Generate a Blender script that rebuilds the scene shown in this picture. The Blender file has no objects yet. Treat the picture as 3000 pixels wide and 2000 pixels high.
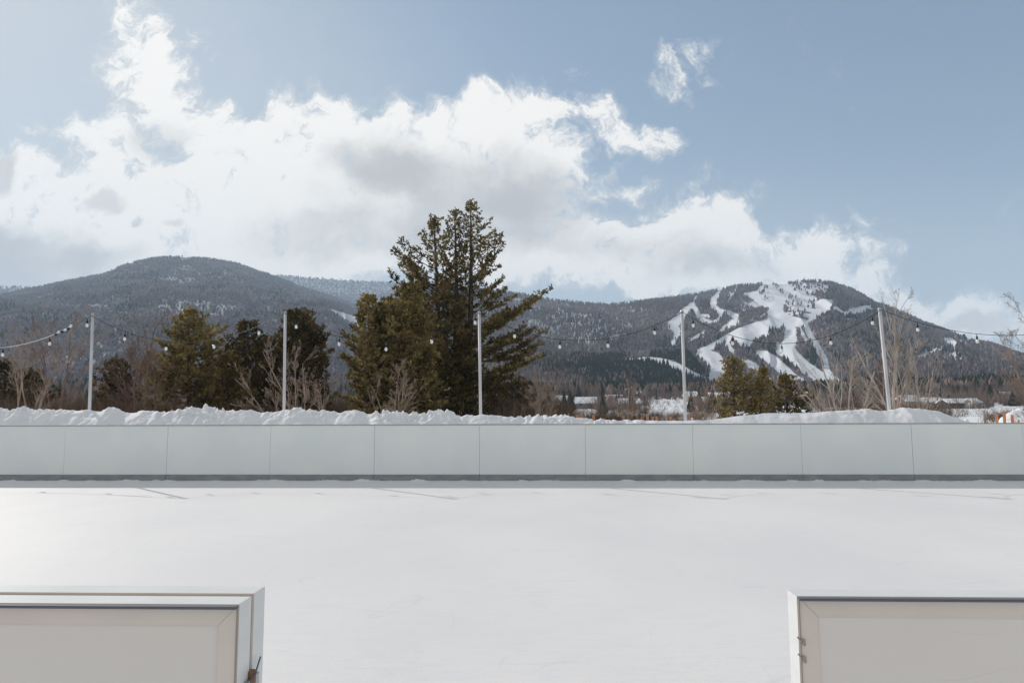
import bpy, math, random
import numpy as np
from mathutils import Vector, Matrix, noise as mnoise
R = math.radians
rng = np.random.default_rng(7)
random.seed(7)
C = bpy.context.scene.collection
scene = bpy.context.scene

# ------------------------------------------------------------ camera
F = 2000.0                       # focal length in px of the 3000x2000 photograph
CAMH = 1.62
TILT = math.atan(200 / F)
ROLL = R(-0.19)
RC = (Matrix.Rotation(math.pi / 2 + TILT, 3, 'X') @ Matrix.Rotation(ROLL, 3, 'Z'))
cam = bpy.data.cameras.new('camera'); co = bpy.data.objects.new('camera', cam); C.objects.link(co)
co.location = (0, 0, CAMH)
co.matrix_world = Matrix.Translation((0, 0, CAMH)) @ RC.to_4x4()
cam.sensor_width = 36; cam.lens = 36 * F / 3000; cam.clip_start = 0.05; cam.clip_end = 40000
scene.camera = co
RCn = np.array(RC)

def ray(px, py):
    v = RC @ Vector(((px - 1500) / F, (1000 - py) / F, -1.0))
    return v
def at(px, py, Y):
    v = ray(px, py); k = Y / v.y
    return Vector((v.x * k, Y, CAMH + v.z * k))
def project(P):                   # Nx3 -> px, py
    Q = (np.asarray(P) - np.array([0, 0, CAMH])) @ RCn
    return 1500 + F * Q[:, 0] / -Q[:, 2], 1000 - F * Q[:, 1] / -Q[:, 2]

# ------------------------------------------------------------ objects
def tag(o, label=None, cat=None, group=None, kind=None):
    if label: o['label'] = label
    if cat: o['category'] = cat
    if group: o['group'] = group
    if kind: o['kind'] = kind
    return o
def empty(name, loc=(0, 0, 0), rz=0):
    o = bpy.data.objects.new(name, None); C.objects.link(o)
    o.location = loc; o.rotation_euler = (0, 0, rz); o.empty_display_size = .2
    return o

class MB:
    def __init__(s): s.v = []; s.f = []; s.m = []; s.mi = 0
    def add(s, vs, fs):
        n = len(s.v); s.v += [tuple(v) for v in vs]; s.f += [tuple(i + n for i in f) for f in fs]; s.m += [s.mi] * len(fs)
    def box(s, x0, x1, y0, y1, z0, z1, bev=0):
        if bev:
            import bmesh
            bm = bmesh.new(); bmesh.ops.create_cube(bm, size=1)
            for v in bm.verts:
                v.co = ((x0 + x1) / 2 + v.co.x * (x1 - x0), (y0 + y1) / 2 + v.co.y * (y1 - y0), (z0 + z1) / 2 + v.co.z * (z1 - z0))
            bmesh.ops.bevel(bm, geom=bm.edges[:], offset=bev, segments=2, affect='EDGES')
            bm.verts.index_update()
            s.add([v.co for v in bm.verts], [[v.index for v in f.verts] for f in bm.faces]); bm.free(); return
        s.add([(x0, y0, z0), (x1, y0, z0), (x1, y1, z0), (x0, y1, z0), (x0, y0, z1), (x1, y0, z1), (x1, y1, z1), (x0, y1, z1)],
              [(0, 3, 2, 1), (4, 5, 6, 7), (0, 1, 5, 4), (1, 2, 6, 5), (2, 3, 7, 6), (3, 0, 4, 7)])
    def tube(s, pts, rad, n=5, cap=True):
        pts = [Vector(p) for p in pts]; k = len(pts); vs = []; fs = []
        up = Vector((0.3, 0.2, 1)).normalized()
        for i, p in enumerate(pts):
            d = (pts[min(i + 1, k - 1)] - pts[max(i - 1, 0)])
            if d.length < 1e-9: d = Vector((0, 0, 1))
            d.normalize()
            a = d.cross(up if abs(d.dot(up)) < .95 else Vector((1, 0, 0))).normalized(); b = d.cross(a)
            r = rad[i] if hasattr(rad, '__len__') else rad
            for j in range(n):
                t = 2 * math.pi * j / n
                vs.append(p + (a * math.cos(t) + b * math.sin(t)) * r)
        for i in range(k - 1):
            for j in range(n):
                fs.append((i * n + j, i * n + (j + 1) % n, (i + 1) * n + (j + 1) % n, (i + 1) * n + j))
        if cap: fs += [tuple(range(n))[::-1], tuple((k - 1) * n + j for j in range(n))]
        s.add(vs, fs)
    def lathe(s, c, prof, n=10):
        c = Vector(c); vs = []; fs = []
        for r, z in prof:
            for j in range(n):
                t = 2 * math.pi * j / n; vs.append(c + Vector((r * math.cos(t), r * math.sin(t), z)))
        for i in range(len(prof) - 1):
            for j in range(n):
                fs.append((i * n + j, i * n + (j + 1) % n, (i + 1) * n + (j + 1) % n, (i + 1) * n + j))
        fs += [tuple(range(n))[::-1], tuple((len(prof) - 1) * n + j for j in range(n))]
        s.add(vs, fs)
    def build(s, name, mats, parent=None, smooth=False, loc=None):
        me = bpy.data.meshes.new(name)
        vs = s.v
        if loc is not None: vs = [(v[0] - loc[0], v[1] - loc[1], v[2] - loc[2]) for v in s.v]
        me.from_pydata(vs, [], s.f); 
        if not isinstance(mats, (list, tuple)): mats = [mats]
        for m in mats: me.materials.append(m)
        if len(mats) > 1: me.polygons.foreach_set('material_index', s.m)
        if smooth: me.polygons.foreach_set('use_smooth', [True] * len(me.polygons))
        me.update()
        o = bpy.data.objects.new(name, me); C.objects.link(o)
        if parent: o.parent = parent
        elif loc is not None: o.location = loc
        return o

def npmesh(name, V, T, mat, parent=None, smooth=False, mats=None, mi=None):
    V = np.asarray(V, np.float32); T = np.asarray(T, np.int32); k = T.shape[1]
    me = bpy.data.meshes.new(name)
    me.vertices.add(len(V)); me.vertices.foreach_set('co', V.ravel())
    me.loops.add(T.size); me.loops.foreach_set('vertex_index', T.ravel())
    me.polygons.add(len(T))
    me.polygons.foreach_set('loop_start', np.arange(0, T.size, k, dtype=np.int32))
    me.polygons.foreach_set('loop_total', np.full(len(T), k, np.int32))
    for m in (mats or [mat]): me.materials.append(m)
    if mi is not None: me.polygons.foreach_set('material_index', mi.astype(np.int32))
    me.polygons.foreach_set('use_smooth', np.full(len(T), smooth))
    me.update(calc_edges=True); me.validate()
    o = bpy.data.objects.new(name, me); C.objects.link(o)
    if parent: o.parent = parent
    return o

# ------------------------------------------------------------ materials
def mat(name, col, rough=.7, **kw):
    m = bpy.data.materials.new(name); m.use_nodes = True
    b = m.node_tree.nodes['Principled BSDF']
    b.inputs['Base Color'].default_value = (*col, 1); b.inputs['Roughness'].default_value = rough
    b.inputs['Specular IOR Level'].default_value = kw.get('spec', .3)
    b.inputs['Metallic'].default_value = kw.get('metal', 0)
    return m
class NT:
    """small helper to write node trees"""
    def __init__(s, tree): s.t = tree; s.n = tree.nodes; s.l = tree.links
    def node(s, typ, **kw):
        n = s.n.new(typ)
        for k, v in kw.items(): setattr(n, k, v)
        return n
    def put(s, sock, v):
        if v is None: return
        if isinstance(v, bpy.types.NodeSocket): s.l.new(v, sock)
        else: sock.default_value = v
    def math(s, op, a, b=None, c=None, clamp=False):
        n = s.node('ShaderNodeMath', operation=op, use_clamp=clamp)
        s.put(n.inputs[0], a); s.put(n.inputs[1], b); s.put(n.inputs[2], c)
        return n.outputs[0]
    def mix(s, f, a, b):
        n = s.node('ShaderNodeMix', data_type='RGBA')
        s.put(n.inputs[0], f); s.put(n.inputs[6], a if not isinstance(a, tuple) else (*a[:3], 1)); s.put(n.inputs[7], b if not isinstance(b, tuple) else (*b[:3], 1))
        return n.outputs[2]
    def noise(s, vec, scale, detail=4, rough=.5, dist=0, out='Fac'):
        n = s.node('ShaderNodeTexNoise')
        if vec is not None: s.l.new(vec, n.inputs['Vector'])
        n.inputs['Scale'].default_value = scale; n.inputs['Detail'].default_value = detail
        n.inputs['Roughness'].default_value = rough; n.inputs['Distortion'].default_value = dist
        return n.outputs[out]
    def smooth(s, v, lo, hi, a=0., b=1.):
        n = s.node('ShaderNodeMapRange', interpolation_type='SMOOTHSTEP')
        s.put(n.inputs['Value'], v); s.put(n.inputs['From Min'], lo); s.put(n.inputs['From Max'], hi)
        s.put(n.inputs['To Min'], a); s.put(n.inputs['To Max'], b)
        return n.outputs[0]
    def scale(s, vec, sc):
        n = s.node('ShaderNodeMapping'); s.l.new(vec, n.inputs[0]); n.inputs['Scale'].default_value = sc
        return n.outputs[0]
def bsdf(m): return m.node_tree.nodes['Principled BSDF']
def coords(nt, which='Object'): return nt.node('ShaderNodeTexCoord').outputs[which]
def geo(nt, out='Position'): return nt.node('ShaderNodeNewGeometry').outputs[out]
def bump(nt, h, strength, dist, b):
    n = nt.node('ShaderNodeBump'); n.inputs['Strength'].default_value = strength; n.inputs['Distance'].default_value = dist
    nt.l.new(h, n.inputs['Height']); nt.l.new(n.outputs[0], b.inputs['Normal'])
def noisy(name, c1, c2, scale, rough=.6, stretch=(1, 1, 1), detail=5, lo=.3, hi=.7, bmp=0, bdist=.01, **kw):
    m = mat(name, c1, rough, **kw); nt = NT(m.node_tree)
    v = nt.scale(coords(nt), stretch)
    f = nt.noise(v, scale, detail)
    nt.l.new(nt.mix(nt.smooth(f, lo, hi), c1, c2), bsdf(m).inputs['Base Color'])
    if bmp: bump(nt, f, bmp, bdist, bsdf(m))
    return m

# ice
def make_ice():
    m = mat('ice', (.8, .8, .8), .5, spec=.12); nt = NT(m.node_tree); p = geo(nt)
    a = nt.noise(nt.scale(p, (1, .6, 1)), .35, 4, .5)
    b = nt.noise(nt.scale(p, (2.0, 9, 1)), 3.0, 6, .65)
    w1 = nt.noise(nt.scale(p, (1.3, 14, 1)), 2.2, 3, .5, 1.5)
    # fine skate scratches: thin bands of a distorted noise
    s1 = nt.math('ABSOLUTE', nt.math('SUBTRACT', nt.noise(nt.scale(p, (.25, 1.2, 1)), .9, 2, .4, .3), .5))
    s2 = nt.math('ABSOLUTE', nt.math('SUBTRACT', nt.noise(nt.scale(p, (1.0, .5, 1)), 1.1, 2, .4, .3), .5))
    sc = nt.math('MAXIMUM', nt.smooth(s1, .0, .006, 1, 0), nt.smooth(s2, .0, .004, 1, 0))
    br = nt.smooth(nt.noise(p, 1.7, 3), .42, .62)
    sc = nt.math('MULTIPLY', sc, br)
    col = nt.mix(nt.smooth(a, .3, .7), (.765, .755, .755), (.835, .82, .805))
    col = nt.mix(nt.smooth(w1, .42, .75, 0, .35), col, (.66, .68, .70))
    col = nt.mix(nt.math('MULTIPLY', sc, .2), col, (.55, .58, .62))
    nt.l.new(col, bsdf(m).inputs['Base Color'])
    fine = nt.noise(nt.scale(p, (1, 1.6, 1)), 60, 4, .7)
    h = nt.math('ADD', nt.math('MULTIPLY', b, .5), nt.math('MULTIPLY', fine, .5))
    h = nt.math('SUBTRACT', h, nt.math('MULTIPLY', sc, .1))
    bump(nt, h, .55, .012, bsdf(m))
    nt.l.new(nt.smooth(w1, .3, .8, .66, .44), bsdf(m).inputs['Roughness'])
    return m
M = {}
M['ice'] = make_ice()
def make_snow(name, sc=1.0, c1=(.80, .82, .85), c2=(.88, .88, .88), bd=.03):
    m = mat(name, c2, .75, spec=.2); nt = NT(m.node_tree); p = geo(nt)
    f = nt.noise(p, 2.2 * sc, 6, .6); g = nt.noise(p, 22 * sc, 5, .65)
    nt.l.new(nt.mix(nt.smooth(f, .3, .7), c1, c2), bsdf(m).inputs['Base Color'])
    bump(nt, nt.math('ADD', f, nt.math('MULTIPLY', g, .5)), .5, bd, bsdf(m))
    b = bsdf(m); b.inputs['Subsurface Weight'].default_value = 0
    return m
M['snow'] = make_snow('snow')
# ground: snow with dry grass patches showing through further off
def make_ground():
    m = mat('ground_snow', (.8, .82, .85), .8, spec=.15); nt = NT(m.node_tree); p = geo(nt)
    f = nt.noise(p, .02, 6, .6); g = nt.noise(nt.scale(p, (1, .3, 1)), .09, 6, .7)
    c = nt.mix(nt.smooth(g, .3, .7), (.74, .76, .80), (.83, .83, .83))
    c = nt.mix(nt.smooth(nt.math('ADD', nt.math('MULTIPLY', f, .6), nt.math('MULTIPLY', g, .4)), .56, .66), c, (.22, .18, .14))
    nt.l.new(c, bsdf(m).inputs['Base Color']); bump(nt, g, .4, .3, bsdf(m))
    return m
M['ground'] = make_ground()
def make_mountain():
    m = mat('forest_floor', (.3, .28, .3), .9, spec=.05); nt = NT(m.node_tree); p = geo(nt)
    at_ = nt.node('ShaderNodeAttribute', attribute_name='run').outputs['Fac']
    sp = nt.node('ShaderNodeAttribute', attribute_name='sparse').outputs['Fac']
    f = nt.noise(nt.scale(p, (1, 1, .5)), .02, 7, .65)
    v = nt.noise(nt.scale(p, (1, .15, .25)), .09, 5, .7)
    g = nt.math('ADD', nt.math('MULTIPLY', f, .5), nt.math('MULTIPLY', v, .5))
    g = nt.math('ADD', g, nt.math('MULTIPLY', sp, .22))
    c = nt.mix(nt.smooth(g, .47, .66), (.13, .11, .11), (.50, .52, .55))
    n2 = nt.noise(nt.scale(p, (1, .5, 1)), .045, 6, .65)
    edge = nt.math('ADD', at_, nt.math('MULTIPLY', nt.math('SUBTRACT', n2, .5), 1.1))
    c = nt.mix(nt.smooth(edge, .32, .6), c, (.68, .70, .735))
    nt.l.new(c, bsdf(m).inputs['Base Color'])
    bump(nt, f, .5, 6, bsdf(m))
    return m
M['mountain'] = make_mountain()
def island(name, cols, rough=.9, trans=0, nscale=None):
    """colour differs from one small island (tuft, far tree) to the next"""
    m = mat(name, cols[0], rough, spec=.1); nt = NT(m.node_tree)
    r = geo(nt, 'Random Per Island')
    if nscale:
        r = nt.math('ADD', nt.math('MULTIPLY', r, .55), nt.math('MULTIPLY', nt.smooth(nt.noise(geo(nt), nscale, 3), .35, .65), .45))
    cr = nt.node('ShaderNodeValToRGB'); nt.l.new(r, cr.inputs[0])
    el = cr.color_ramp.elements
    while len(el) < len(cols): el.new(.5)
    for i, c in enumerate(cols): el[i].position = i / (len(cols) - 1); el[i].color = (*c, 1)
    b = bsdf(m); nt.l.new(cr.outputs[0], b.inputs['Base Color'])
    if trans:
        t = nt.node('ShaderNodeBsdfTranslucent'); nt.l.new(cr.outputs[0], t.inputs[0])
        mx = nt.node('ShaderNodeMixShader'); mx.inputs[0].default_value = trans
        nt.l.new(b.outputs[0], mx.inputs[1]); nt.l.new(t.outputs[0], mx.inputs[2])
        nt.l.new(mx.outputs[0], nt.n['Material Output'].inputs[0])
    return m
M['needle'] = island('pine_needles', [(.035, .030, .014), (.12, .096, .038), (.24, .185, .075), (.36, .275, .125)], .75, .35, .9)
M['needle_dark'] = island('dark_needles', [(.022, .020, .010), (.07, .056, .026), (.15, .112, .048), (.27, .185, .08)], .8, .25, .9)
M['needle_gold'] = island('golden_needles', [(.06, .052, .022), (.19, .15, .06), (.34, .265, .11), (.46, .365, .18)], .75, .35, .9)
M['bark'] = noisy('bark', (.06, .048, .04), (.12, .095, .08), 3, .95, (4, 4, .6))
M['twig_pale'] = noisy('pale_bark', (.30, .25, .21), (.50, .44, .38), 2.5, .9)
M['twig_tan'] = noisy('tan_bark', (.20, .145, .11), (.36, .28, .22), 2.5, .9)
M['twig_red'] = noisy('reddish_bark', (.13, .082, .065), (.24, .155, .125), 2.5, .9)
M['brush'] = island('brush_twigs', [(.07, .045, .03), (.13, .088, .062), (.20, .15, .11), (.30, .23, .17)], .95, .1, .2)
M['far_wood'] = island('far_hardwoods', [(.095, .078, .082), (.145, .12, .122), (.21, .175, .172), (.32, .285, .28)], .95, 0, .004)
M['far_brown'] = island('valley_hardwoods', [(.12, .085, .07), (.20, .15, .13), (.30, .24, .21)], .95, 0, .01)
M['far_conifer'] = island('far_conifers', [(.014, .024, .018), (.024, .036, .026), (.04, .05, .034)], .95, 0, .01)

# ------------------------------------------------------------ terrain
def gz(x, y):
    r = np.hypot(x, y)
    z = np.interp(r, [0, 22, 40, 90, 200, 320, 450, 600, 800, 1000, 1300, 2000, 6000, 20000],
                  [0, 0, .2, .0, -.5, 2.5, 8, 14, 20, 26, 36, 60, 60, 0])
    return z + np.where(r > 30, .35 * np.sin(x * .07) * np.sin(y * .05 + 1), 0) * np.clip((r - 30) / 60, 0, 1)
rr = np.concatenate([np.linspace(0, 60, 31), np.geomspace(63, 20000, 110)])
th = np.radians(np.linspace(0, 360, 241))
X = np.outer(rr, np.sin(th)); Y = np.outer(rr, np.cos(th)); Z = gz(X, Y)
def gridfaces(nr, nc):
    i, j = np.meshgrid(np.arange(nr - 1), np.arange(nc - 1), indexing='ij')
    a = (i * nc + j).ravel()
    return np.stack([a, a + 1, a + nc + 1, a + nc], 1)
o = npmesh('ground', np.stack([X, Y, Z - .012], -1).reshape(-1, 3), gridfaces(*X.shape)[:, ::-1], M['ground'], smooth=True)
tag(o, kind='structure')

YAW = -0.034
def rink(x, y):                 # rink frame (boards run along x) -> world
    c, s = math.cos(YAW), math.sin(YAW)
    return (x * c - y * s, x * s + y * c)
# ice sheet
mb = MB(); mb.box(-30, 30, 1.30, 15.80, -.01, 0.0)
o = mb.build('ice', M['ice']); o.rotation_euler.z = YAW; tag(o, kind='structure')

# ------------------------------------------------------------ mountains
def fbm2(x, y, seed, octv=4):
    """cheap value fbm on arrays"""
    r = np.random.default_rng(seed); out = 0; amp = 1; tot = 0
    for k in range(octv):
        g = r.random((256, 256)); xx = x * 2 ** k; yy = y * 2 ** k
        xi = np.floor(xx).astype(int); yi = np.floor(yy).astype(int); fx = xx - xi; fy = yy - yi
        fx = fx * fx * (3 - 2 * fx); fy = fy * fy * (3 - 2 * fy)
        G = lambda a, b: g[a % 256, b % 256]
        out = out + amp * ((G(xi, yi) * (1 - fx) + G(xi + 1, yi) * fx) * (1 - fy) + (G(xi, yi + 1) * (1 - fx) + G(xi + 1, yi + 1) * fx) * fy)
        tot += amp; amp *= .5
    return out / tot

def distmask(px, py, lines):
    """0..1 mask of traced bands; each line is a list of (x, y, halfwidth)"""
    m = np.zeros(px.shape)
    for ln in lines:
        for (x0, y0, w0), (x1, y1, w1) in zip(ln[:-1], ln[1:]):
            dx, dy = x1 - x0, y1 - y0; L = dx * dx + dy * dy + 1e-6
            t = np.clip(((px - x0) * dx + (py - y0) * dy) / L, 0, 1)
            d = np.hypot(px - x0 - t * dx, py - y0 - t * dy); w = w0 + (w1 - w0) * t
            m = np.maximum(m, np.clip(1 - (d - w) / 3.0, 0, 1) * .5 + np.clip(1 - (d - w * .6) / (w * .4 + 1), 0, 1) * .5)
    return m
def blobmask(px, py, blobs):
    m = np.zeros(px.shape)
    for cx, cy, rx, ry, w in blobs:
        d = ((px - cx) / rx) ** 2 + ((py - cy) / ry) ** 2
        m = np.maximum(m, w * np.clip(1.3 - d, 0, 1))
    return m

def cragmask(px, py, crags):
    if not crags: return np.zeros(px.shape)
    b = np.clip(blobmask(px, py, crags) * 1.6, 0, 1)
    f = .6 * fbm2(px / 7.5 + 40, py / 3.6, 97, 3) + .4 * fbm2(px / 2.6, py / 1.5 + 9, 98, 2)
    return b * np.clip((f - .52) * 12 + .5, 0, 1)
def hill(name, sil, Rr, Rb, nrow, step, seed, power=1.25, amp=30, runs=(), sparse=(), rug=1.0, zdrop=0, freq=1.0, crags=()):
    sil = np.array(sil, float)
    pxs = np.arange(sil[0, 0], sil[-1, 0] + .1, step)
    pys = np.interp(pxs, sil[:, 0], sil[:, 1])
    # soften the corners of the traced outline
    k = np.hanning(int(36 / step) | 1); k /= k.sum(); pad = len(k) // 2
    pys = np.convolve(np.pad(pys, pad, mode='edge'), k, 'valid')
    D = np.array([tuple(ray(a, b)) for a, b in zip(pxs, pys)])
    hd = np.hypot(D[:, 0], D[:, 1]); dirx = D[:, 0] / hd; diry = D[:, 1] / hd; el = D[:, 2] / hd
    ang = np.arctan2(dirx, diry)
    Rrc = np.full(len(pxs), float(Rr)) * (1 + .05 * (fbm2(ang * 3 + 9, ang * 0, seed + 5) - .5))
    H = CAMH + el * Rrc - zdrop
    t = np.concatenate([np.linspace(0, 1, nrow) ** .9, [1.06, 1.15, 1.35, 1.7]])
    Rg = Rb + (Rrc[None, :] - Rb) * t[:, None]
    bx = Rg * dirx; by = Rg * diry; zb = gz(bx, by) - 6
    s = np.where(t <= 1, np.clip(t, 0, 1) ** power, 1 - (t - 1) * 1.2)[:, None]
    W = np.sin(np.pi * np.clip(t, 0, 1))[:, None]
    u = ang[None, :] * Rr / 260 * freq
    warp = fbm2(u * .7 + 3, t[:, None] * 2 + 0 * u, seed + 2) * 2.0
    n1 = fbm2(u + warp + seed, t[:, None] * 2.2 * freq + 0 * u, seed) - .5
    n2 = 1 - np.abs(fbm2(u * 2 + warp * 1.5, t[:, None] * 3 + 0 * u, seed + 1, 3) - .5) * 4
    Z = zb + (H[None, :] - zb) * s + amp * W * (n1 * 2 + n2 * .45)
    # nothing below the crest may stand above the traced outline
    lim = CAMH + el[None, :] * Rg - zdrop * Rg / Rr - (1 - np.clip(t, 0, 1))[:, None] * 3
    Z = np.where((t < 1)[:, None], np.minimum(Z, lim), Z)
    V = np.stack([bx, by, Z], -1)
    o = npmesh(name, V.reshape(-1, 3), gridfaces(*bx.shape), M['mountain'], smooth=True)
    px, py = project(V.reshape(-1, 3))
    run = np.maximum(distmask(px, py, runs), cragmask(px, py, crags)); spm = blobmask(px, py, sparse)
    nt_ = len(t)
    run.reshape(nt_, -1)[nrow:] = 0
    a = o.data.attributes.new('run', 'FLOAT', 'POINT'); a.data.foreach_set('value', run.astype(np.float32))
    a = o.data.attributes.new('sparse', 'FLOAT', 'POINT'); a.data.foreach_set('value', spm.astype(np.float32))
    tag(o, kind='structure')
    return dict(V=V, run=run.reshape(bx.shape), sp=spm.reshape(bx.shape), nrow=nrow, lines=runs, crags=crags)

def scatter(h, n, seed, keep, tpow=1.0, back=True, hgt=10):
    """random points of the surface; keep(px, py, run, sparse) -> probability"""
    r = np.random.default_rng(seed); V = h['V']; nr, nc = h['nrow'] + (1 if back else 0), V.shape[1]
    i = (r.random(n) ** tpow) * (nr - 1.001); j = r.random(n) * (nc - 1.001)
    i0 = i.astype(int); j0 = j.astype(int); fi = (i - i0)[:, None]; fj = (j - j0)[:, None]
    P = (V[i0, j0] * (1 - fj) + V[i0, j0 + 1] * fj) * (1 - fi) + (V[i0 + 1, j0] * (1 - fj) + V[i0 + 1, j0 + 1] * fj) * fi
    px, py = project(P); pr = keep(px, py, h['run'][i0, j0], h['sp'][i0, j0], P)
    px2, py2 = project(P + np.array([0, 0, hgt])); cov_ = np.zeros(n)
    if h['lines']:
        cov_ = distmask(px, (py + py2) / 2, h['lines']) + .9 * (fbm2(px / 5, py / 4, seed + 50, 3) - .5)
    if h['crags']: cov_ = np.maximum(cov_, .9 * cragmask(px, (py + py2) / 2, h['crags']))
    ok = (r.random(n) < pr) & ((cov_ < .5) | (r.random(n) < .035))
    return P[ok]

def far_trees(name, P, hgt, wid, m, seed, cone=False):
    """many little spindle or cone trees in one mesh"""
    r = np.random.default_rng(seed); n = len(P); k = 5 if cone else 4
    h = hgt * r.uniform(.6, 1.3, n); w = wid * r.uniform(.55, 1.3, n); a0 = r.uniform(0, 6.28, n)
    low = (.06 if cone else .45) * r.uniform(.7, 1.3, n)
    V = np.zeros((n, k + 2, 3)); V[:, 0] = P; V[:, 0, 2] -= .5
    for j in range(k):
        a = a0 + 2 * np.pi * j / k; q = w * r.uniform(.6, 1.25, n)
        V[:, 1 + j, 0] = P[:, 0] + q * np.cos(a); V[:, 1 + j, 1] = P[:, 1] + q * np.sin(a)
        V[:, 1 + j, 2] = P[:, 2] + h * low * r.uniform(.7, 1.4, n)
    V[:, k + 1] = P; V[:, k + 1, 2] += h; V[:, k + 1, 0] += r.normal(0, .12, n) * w
    base = np.arange(n)[:, None] * (k + 2); T = []
    for j in range(k):
        T.append(base + np.array([[0, 1 + (j + 1) % k, 1 + j]])); T.append(base + np.array([[k + 1, 1 + j, 1 + (j + 1) % k]]))
    o = npmesh(name, V.reshape(-1, 3), np.concatenate(T), m)
    return tag(o, kind='stuff')

d2p = lambda L: [(x * 1.2755, y * 1.2755) for x, y in L]
c5 = lambda L: [(1900 + x / 3.36, 780 + y / 3.36, w * 1.07 / 3.36 / 2) for x, y, w in L]
c5b = lambda L: [(1900 + x / 3.36, 780 + y / 3.36, rx / 3.36, ry / 3.36, w) for x, y, rx, ry, w in L]
SM_SIL = d2p([(960, 655), (1050, 657), (1150, 666), (1200, 673), (1260, 684), (1340, 693), (1400, 694), (1450, 691), (1520, 683), (1570, 676), (1620, 668),
              (1660, 661), (1690, 653), (1730, 650), (1770, 646), (1800, 648), (1830, 644), (1860, 641), (1890, 642), (1920, 648), (1950, 658),
              (1980, 673), (2010, 692), (2040, 701), (2080, 718), (2120, 736), (2160, 751), (2200, 766), (2240, 785), (2255, 787), (2290, 792), (2352, 814), (2480, 870), (2600, 895), (2800, 905), (3100, 925)])
runs = [c5(l) for l in [
    [(430, 375, 30), (370, 440, 70), (300, 510, 80), (235, 580, 95), (270, 620, 70), (285, 670, 65), (250, 730, 40), (230, 780, 18)],
    [(420, 385, 50), (470, 430, 40), (490, 490, 45), (540, 535, 45), (630, 560, 30), (690, 520, 22), (715, 470, 22)],
    [(700, 255, 18), (650, 320, 60), (630, 390, 55), (680, 430, 40), (715, 460, 30)],
    [(715, 440, 30), (800, 460, 45), (865, 500, 55), (835, 560, 50), (760, 595, 40), (700, 645, 20)],
    [(1190, 150, 16), (1200, 210, 40), (1250, 270, 60), (1320, 330, 60), (1290, 400, 80), (1260, 440, 130)],
    [(950, 275, 30), (1040, 285, 70), (1100, 350, 50), (1180, 385, 60), (1270, 430, 110)],
    [(1330, 200, 50), (1400, 240, 40), (1470, 290, 36), (1560, 315, 30), (1640, 320, 24)],
    [(1260, 400, 130), (1250, 490, 150), (1380, 540, 110), (1530, 555, 60)],
    [(1400, 545, 80), (1250, 560, 90), (1060, 600, 90), (900, 655, 90), (750, 720, 60), (600, 800, 45), (500, 835, 50)],
    [(1130, 640, 120), (990, 660, 120), (860, 690, 80)],
    [(920, 745, 80), (985, 750, 80)],
    [(500, 850, 60), (560, 870, 110), (640, 920, 150), (700, 990, 150), (660, 1070, 110), (620, 1100, 80)],
    [(1385, 560, 60), (1400, 640, 110), (1400, 730, 120), (1360, 810, 130), (1440, 900, 110), (1550, 1000, 110), (1680, 1080, 100), (1800, 1120, 80), (1900, 1140, 40)],
    [(1270, 770, 40), (1310, 820, 110), (1370, 850, 120)],
    [(1080, 850, 40), (1150, 880, 90), (1240, 940, 100), (1330, 1020, 90), (1440, 1110, 80), (1540, 1160, 70), (1560, 1190, 60)],
    [(1540, 570, 40), (1590, 680, 50), (1660, 800, 65), (1730, 920, 60), (1755, 1020, 50), (1800, 1080, 40)],
    [(1600, 500, 60), (1680, 450, 80), (1760, 400, 80), (1790, 355, 50), (1700, 345, 40), (1660, 390, 50)],
    [(1840, 415, 40), (1920, 465, 28), (2050, 450, 26), (2120, 405, 30), (2200, 395, 24)],
    [(1380, 420, 20), (1500, 420, 28), (1620, 435, 30)], [(1540, 480, 30), (1640, 490, 40)], [(1920, 520, 14), (2040, 530, 14)],
    [(770, 740, 50), (800, 810, 36), (850, 850, 20)],
    [(400, 745, 16), (460, 700, 24), (560, 635, 14)], [(870, 210, 10), (815, 290, 9), (770, 380, 8)], [(1100, 500, 14), (1190, 440, 16)],
    [(940, 930, 50), (1040, 990, 70), (1110, 1050, 40)], [(1700, 620, 24), (1720, 650, 22)],
]]
runs += [c5(l) for l in [[(1850, 1150, 90), (1960, 1190, 60), (2060, 1200, 40)], [(1540, 1160, 60), (1640, 1200, 60), (1760, 1230, 50)], [(660, 1070, 110), (700, 1140, 90)],
    [(1460, 560, 26), (1500, 640, 30), (1560, 740, 26)], [(1190, 150, 20), (1110, 210, 24), (1060, 270, 22)], [(470, 300, 16), (440, 370, 20)], [(520, 480, 14), (590, 490, 26)], [(1480, 290, 18), (1560, 400, 18)],
    [(1640, 490, 36), (1560, 560, 40)], [(1090, 1040, 30), (1180, 1120, 50), (1260, 1190, 40)]]]
runs += [[(2769, 995, 6), (2785, 1002, 12), (2797, 1008, 8)], [(2812, 998, 4), (2828, 1006, 4)], [(2667, 1053, 3), (2710, 1042, 5), (2756, 1028, 6)],
         [(2830, 1003, 4), (2842, 1000, 4)], [(2380, 1120, 8), (2440, 1150, 10)]]
sm_sparse = c5b([(1330, 270, 290, 130, 1.1), (1620, 215, 180, 55, 1), (1500, 370, 160, 60, .8), (1000, 400, 160, 60, .7), (2100, 420, 160, 40, .6), (1150, 700, 80, 20, .6)]) + \
    [(1700, 950, 180, 60, .6), (1650, 915, 250, 40, .5), (1560, 900, 120, 40, .5), (2780, 1035, 90, 22, .8), (2860, 1120, 100, 26, .45), (2700, 1010, 60, 20, .5)]
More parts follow.
